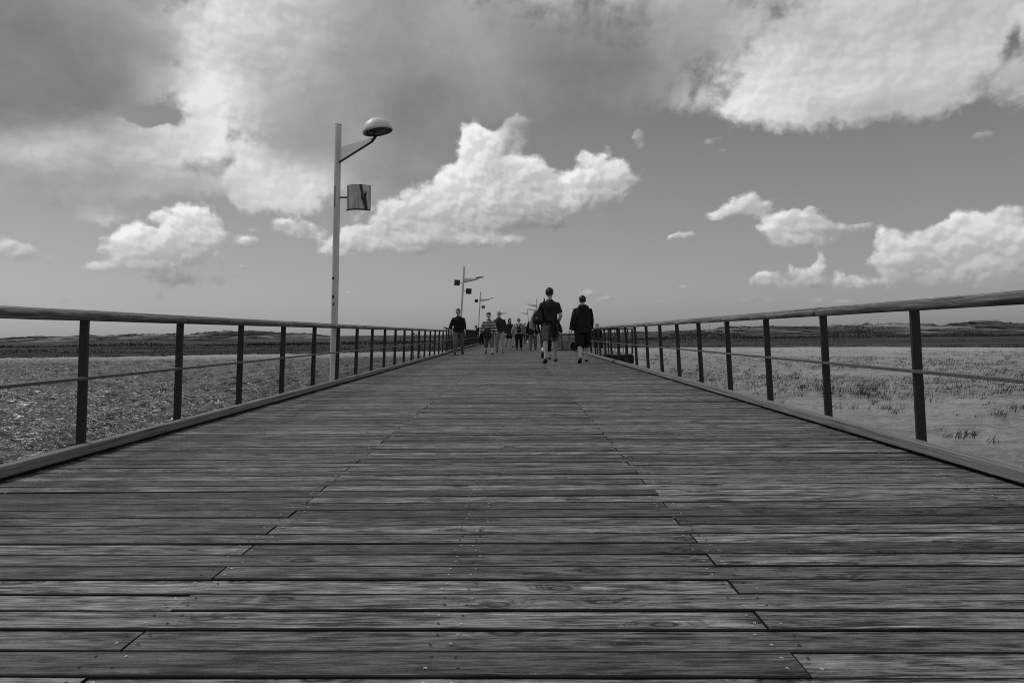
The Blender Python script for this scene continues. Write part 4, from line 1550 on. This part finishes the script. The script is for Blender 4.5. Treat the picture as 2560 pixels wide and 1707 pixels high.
# jacket knotted round his waist
q = MB()
q.tube([sp(-0.17, 0.02, 0.055), sp(-0.10, -0.115, 0.045), sp(0.05, -0.135, 0.03), sp(0.16, -0.08, 0.02), sp(0.185, 0.02, 0.03)], [(0.022, 0.022), (0.028, 0.03), (0.045, 0.035), (0.04, 0.03), (0.02, 0.02)], 12)
q.tube([sp(0.05, -0.135, 0.04), sp(0.09, -0.150, -0.10), sp(0.10, -0.155, -0.27), sp(0.10, -0.14, -0.36)], [(0.04, 0.03), (0.075, 0.03), (0.082, 0.026), (0.045, 0.02)], 14, up=(0, 1, 0))
q.tube([sp(0.18, -0.02, 0.03), sp(0.235, -0.03, -0.10), sp(0.265, -0.02, -0.24)], [(0.03, 0.03), (0.038, 0.032), (0.032, 0.028)], 12)
fuse(q.build('tied_jacket', M['black'], r_), 0.010, 3)
backpack('black backpack carried at the left side of the tall man in t-shirt', r_, sp(-0.275, -0.06, 0.13), (0.155, 0.11, 0.19), M['bag'], rot=0.25,
         straps=([sp(-0.27, -0.05, 0.29), sp(-0.17, -0.10, 0.42), sp(-0.13, -0.02, 0.535), sp(-0.14, 0.08, 0.47)], [sp(-0.21, -0.10, 0.28), sp(-0.155, -0.13, 0.36), sp(-0.128, -0.09, 0.48), sp(-0.13, -0.07, 0.58)]))
gw = world_of(r_, sp(-0.40, -0.03, 0.13))
q = MB()
q.tube([(0.06, 0, 0.10), (0.02, -0.02, 0.0), (-0.02, 0, -0.14), (-0.03, 0.01, -0.27), (0.05, 0.0, -0.32)], [(0.03, 0.02), (0.06, 0.04), (0.075, 0.045), (0.065, 0.035), (0.03, 0.02)], 16, up=(0, 1, 0))
gm = q.build('garment', M['pale'], loc=gw)
fuse(gm, 0.012, 3)
tag(gm, 'pale crumpled garment hanging beside the black backpack of the tall man', 'garment')

# woman hidden behind him
g = ground_at(1366, 899)
person('person in black with cropped black trousers walking just ahead of the tall man, mostly hidden', g, AWAY, 1.66,
    dict(skin=M['skinp'], hair=M['hair'], top=(M['black'], -0.06, 1.0, 0.010), bottom=(M['black'], 0.76, 0.006, 0.004), socks=None, shoes=M['shoe']),
    legs=((-22, 34, 3), (18, 4, 1)), arms=((14, 20, 20, 0), (-12, 30, 14, -4)), lean=4, vox=0.010)

# right hand walker in long black jacket
g = ground_at(1458, 907)
r_, sp, A, J, k = person('person seen from behind in long black hooded jacket and black shorts, nearest right railing', g, AWAY - 0.03, 1.76,
    dict(skin=M['skinp'], hair=M['hair'], hairpad=1.0, top=(M['black'], -0.16, 1.0, 0.036), hood=True, bottom=(M['black'], 0.60, 0.040, 0.012), bottom_name='shorts', shoes=M['shoe']),
    legs=((-13, 17, 0), (20, 10, 0)), arms=((-14, 15, 14, 4), (18, 9, 30, 8)), lean=4, vox=0.0085, build=1.04, head=(4, 4))

# man on the left walking towards the camera
g = ground_at(1147, 886.5)
person('man in black jacket and khaki trousers walking towards us beside the left railing', g, TOWARD + 0.03, 1.78,
    dict(skin=M['skin'], hair=M['hair'], face=True, top=(M['black'], -0.06, 0.72, 0.022), collar=False, bottom=(M['khaki'], 0.97, 0.010, 0.006), shoes=M['shoe']),
    legs=((-16, 20, 2), (16, 4, 3)), arms=((8, 10, 12, 4), (-10, 24, 18, 14)), lean=2, vox=0.010, build=1.06, head=(0, 8))

# striped sweater
g = ground_at(1223, 886)
r_, sp, A, J, k = person('woman in black and white striped sweater walking towards us', g, TOWARD + 0.05, 1.60,
    dict(skin=M['skinp'], hair=M['hair'], face=True, hairpad=1.12, top=(M['stripe'], -0.06, 1.0, 0.026), top_name='sweater', bottom=(M['khaki'], 0.72, 0.016, 0.014), shoes=M['shoe'], ),
    legs=((14, 6, 2), (-14, 26, 3)), arms=((6, 16, 16, 2), (4, 26, 16, 6)), lean=2, vox=0.010, build=1.08, head=(12, 14))
q = MB()
q.tube([sp(-0.10, 0.03, 0.50), sp(-0.06, 0.10, 0.49), sp(0.05, 0.11, 0.47), sp(0.10, 0.03, 0.50), sp(0.0, -0.09, 0.54), sp(-0.10, 0.03, 0.50)], 0.028, 10)
fuse(q.build('scarf', M['pale'], r_), 0.012, 2)
bw_ = world_of(r_, sp(0.075, 0.20, 0.0))
e = empty('shoulder_bag', bw_, (0, 0, r_.rotation_euler.z))
tag(e, 'large black bag held in front of the woman in striped sweater', 'bag')
q = MB()
q.tube([(0, 0, -0.20), (0, 0, -0.16), (0, 0, 0.0), (0, 0, 0.12), (0, 0, 0.16)], [(0.10, 0.04), (0.16, 0.07), (0.165, 0.075), (0.14, 0.06), (0.12, 0.03)], 18, up=(0, 1, 0))
fuse(q.build('bag_body', M['bag'], e), 0.012, 2)
q = MB()
q.tube([(-0.12, 0, 0.15), (-0.14, -0.06, 0.30), (-0.06, -0.07, 0.46)], 0.010, 8)
q.build('strap', M['bag'], e, smooth=True)

# man with sunglasses
g = ground_at(1249, 882)
person('man in sunglasses and open dark jacket walking beside the woman in striped sweater', g, TOWARD - 0.05, 1.70,
    dict(skin=M['skinp'], hair=M['hairg'], face=True, glasses=True, top=(M['char'], -0.06, 1.0, 0.026), collar=True, bottom=(M['pale'], 0.95, 0.012, 0.010), shoes=M['shoe']),
    legs=((12, 4, 3), (-12, 20, 3)), arms=((-6, 12, 14, 4), (8, 12, 18, 6)), lean=2, vox=0.010, build=1.12)

# woman in dark coat
g = ground_at(1274, 868)
person('woman with dark hair in dark knee length coat, bare legs, behind the man in sunglasses', g, TOWARD + 0.55, 1.66,
    dict(skin=M['skin'], hair=M['hair'], long=True, hairpad=1.15, face=True, top=(M['char'], -0.28, 1.0, 0.030), skirt=(M['black'], -0.40, 0.0), shoes=M['shoe']),
    legs=((12, 4, 2), (-12, 16, 2)), arms=((10, 14, 20, 4), (-10, 14, 20, 4)), lean=2, vox=0.013, build=1.12)

# woman with small backpack
g = ground_at(1297.5, 874.5)
r_, sp, A, J, k = person('person seen from behind in pale jacket and black trousers carrying a small black backpack', g, AWAY, 1.52,
    dict(skin=M['skinp'], hair=M['hairg'], hairpad=1.08, top=(M['pale'], -0.06, 1.0, 0.050), bottom=(M['black'], 0.97, 0.012, 0.010), shoes=M['shoe']),
    legs=((-5, 6, 1), (5, 4, 1)), arms=((4, 24, 22, 14), (-4, 22, 18, 10)), lean=2, vox=0.011, build=1.18)
backpack('small black teardrop backpack on the pale jacket in the middle of the walkers', r_, sp(0, -0.19, 0.19), (0.115, 0.07, 0.15), M['bag'],
         straps=([sp(-0.02, -0.20, 0.33), sp(-0.09, -0.185, 0.44), sp(-0.115, -0.10, 0.52), sp(-0.12, 0.06, 0.48)], [sp(0.02, -0.20, 0.33), sp(0.09, -0.185, 0.44), sp(0.115, -0.10, 0.52), sp(0.12, 0.06, 0.48)]))

# group beyond
g = ground_at(1333, 874.5)
person('person in black jacket and grey trousers between pale jacket and the tall man', g, AWAY - 0.1, 1.66,
    dict(skin=M['skin'], hair=M['hairg'], top=(M['black'], -0.16, 1.0, 0.040), bottom=(M['khaki'], 0.97, 0.014, 0.010), shoes=M['shoe']),
    legs=((-4, 6, 1), (7, 5, 1)), arms=((4, 16, 26, 8), (-4, 16, 26, 8)), lean=5, vox=0.012, build=1.12)
g = ground_at(1322, 859.5)
person('small far person in black with white socks, left of the grey trousers', g, AWAY, 1.64,
    dict(skin=M['skin'], hair=M['hair'], top=(M['black'], -0.16, 1.0, 0.03), bottom=(M['black'], 0.72, 0.02, 0.02), socks=M['white'], shoes=M['white']),
    legs=((-14, 12, 1), (12, 6, 1)), arms=((4, 14, 16, 4), (-4, 14, 16, 4)), vox=0.016, build=1.1)
g = ground_at(1313, 858.0)
person('small far person in dark coat facing us beside the pale jacket', g, TOWARD - 0.4, 1.62,
    dict(skin=M['skinp'], hair=M['hair'], top=(M['char'], -0.28, 1.0, 0.03), bottom=(M['khaki'], 0.97, 0.01, 0.01), shoes=M['shoe']),
    legs=((8, 4, 1), (-8, 10, 1)), arms=((4, 14, 16, 4), (-4, 14, 16, 4)), vox=0.016)
g = ground_at(1231, 862.0)
person('small far person in pale trousers and dark top glimpsed between striped sweater and sunglasses', g, AWAY, 1.60,
    dict(skin=M['skinp'], hair=M['hair'], top=(M['black'], -0.06, 1.0, 0.03), bottom=(M['pale'], 0.97, 0.01, 0.01), shoes=M['white']),
    legs=((-8, 8, 1), (8, 4, 1)), arms=((4, 14, 16, 4), (-4, 14, 16, 4)), vox=0.016)

# figure leaning on the left rail beyond
g = ground_at(1203, 861.0)
person('dark figure bending over the far left railing beside the third lamp post', (-2.72, 53.5, 0), RAD(62), 1.62,
    dict(skin=M['skin'], hair=M['hair'], top=(M['black'], -0.16, 1.0, 0.03), bottom=(M['black'], 0.97, 0.02, 0.01), shoes=M['shoe']),
    legs=((4, 4, 4), (-4, 4, 4)), arms=((50, 10, 20, 4), (50, 10, 20, 4)), lean=42, vox=0.014, build=1.1)

# figure sitting on the side platform
sx_, sy_ = 3.60, 33.0
bx_ = empty('platform_bench', (sx_, sy_, 0))
tag(bx_, 'low dark bench on the side platform with one person sitting on it', 'bench')
q = MB()
q.box((-0.35, -0.10, 0.40), (0.35, 0.35, 0.445), bev=0.006)
q.build('seat', M['beam'], bx_)
for dx_ in (-0.28, 0.22):
    q = MB()
    q.box((dx_, -0.06, 0.0), (dx_ + 0.06, 0.31, 0.399))
    q.build('leg', M['beam'], bx_)
person('dark clothed person with white shoes sitting on the side platform behind the right railing', (sx_, sy_ + 0.12, 0), TOWARD + 0.15, 1.55,
    dict(skin=M['skin'], hair=M['hair'], top=(M['black'], -0.06, 1.0, 0.03), bottom=(M['black'], 0.95, 0.02, 0.01), shoes=M['white']),
    legs=((84, 86, 6), (84, 86, 6)), arms=((25, 10, 50, 20), (25, 10, 50, 20)), lean=14, sit=True, vox=0.013, build=1.1)
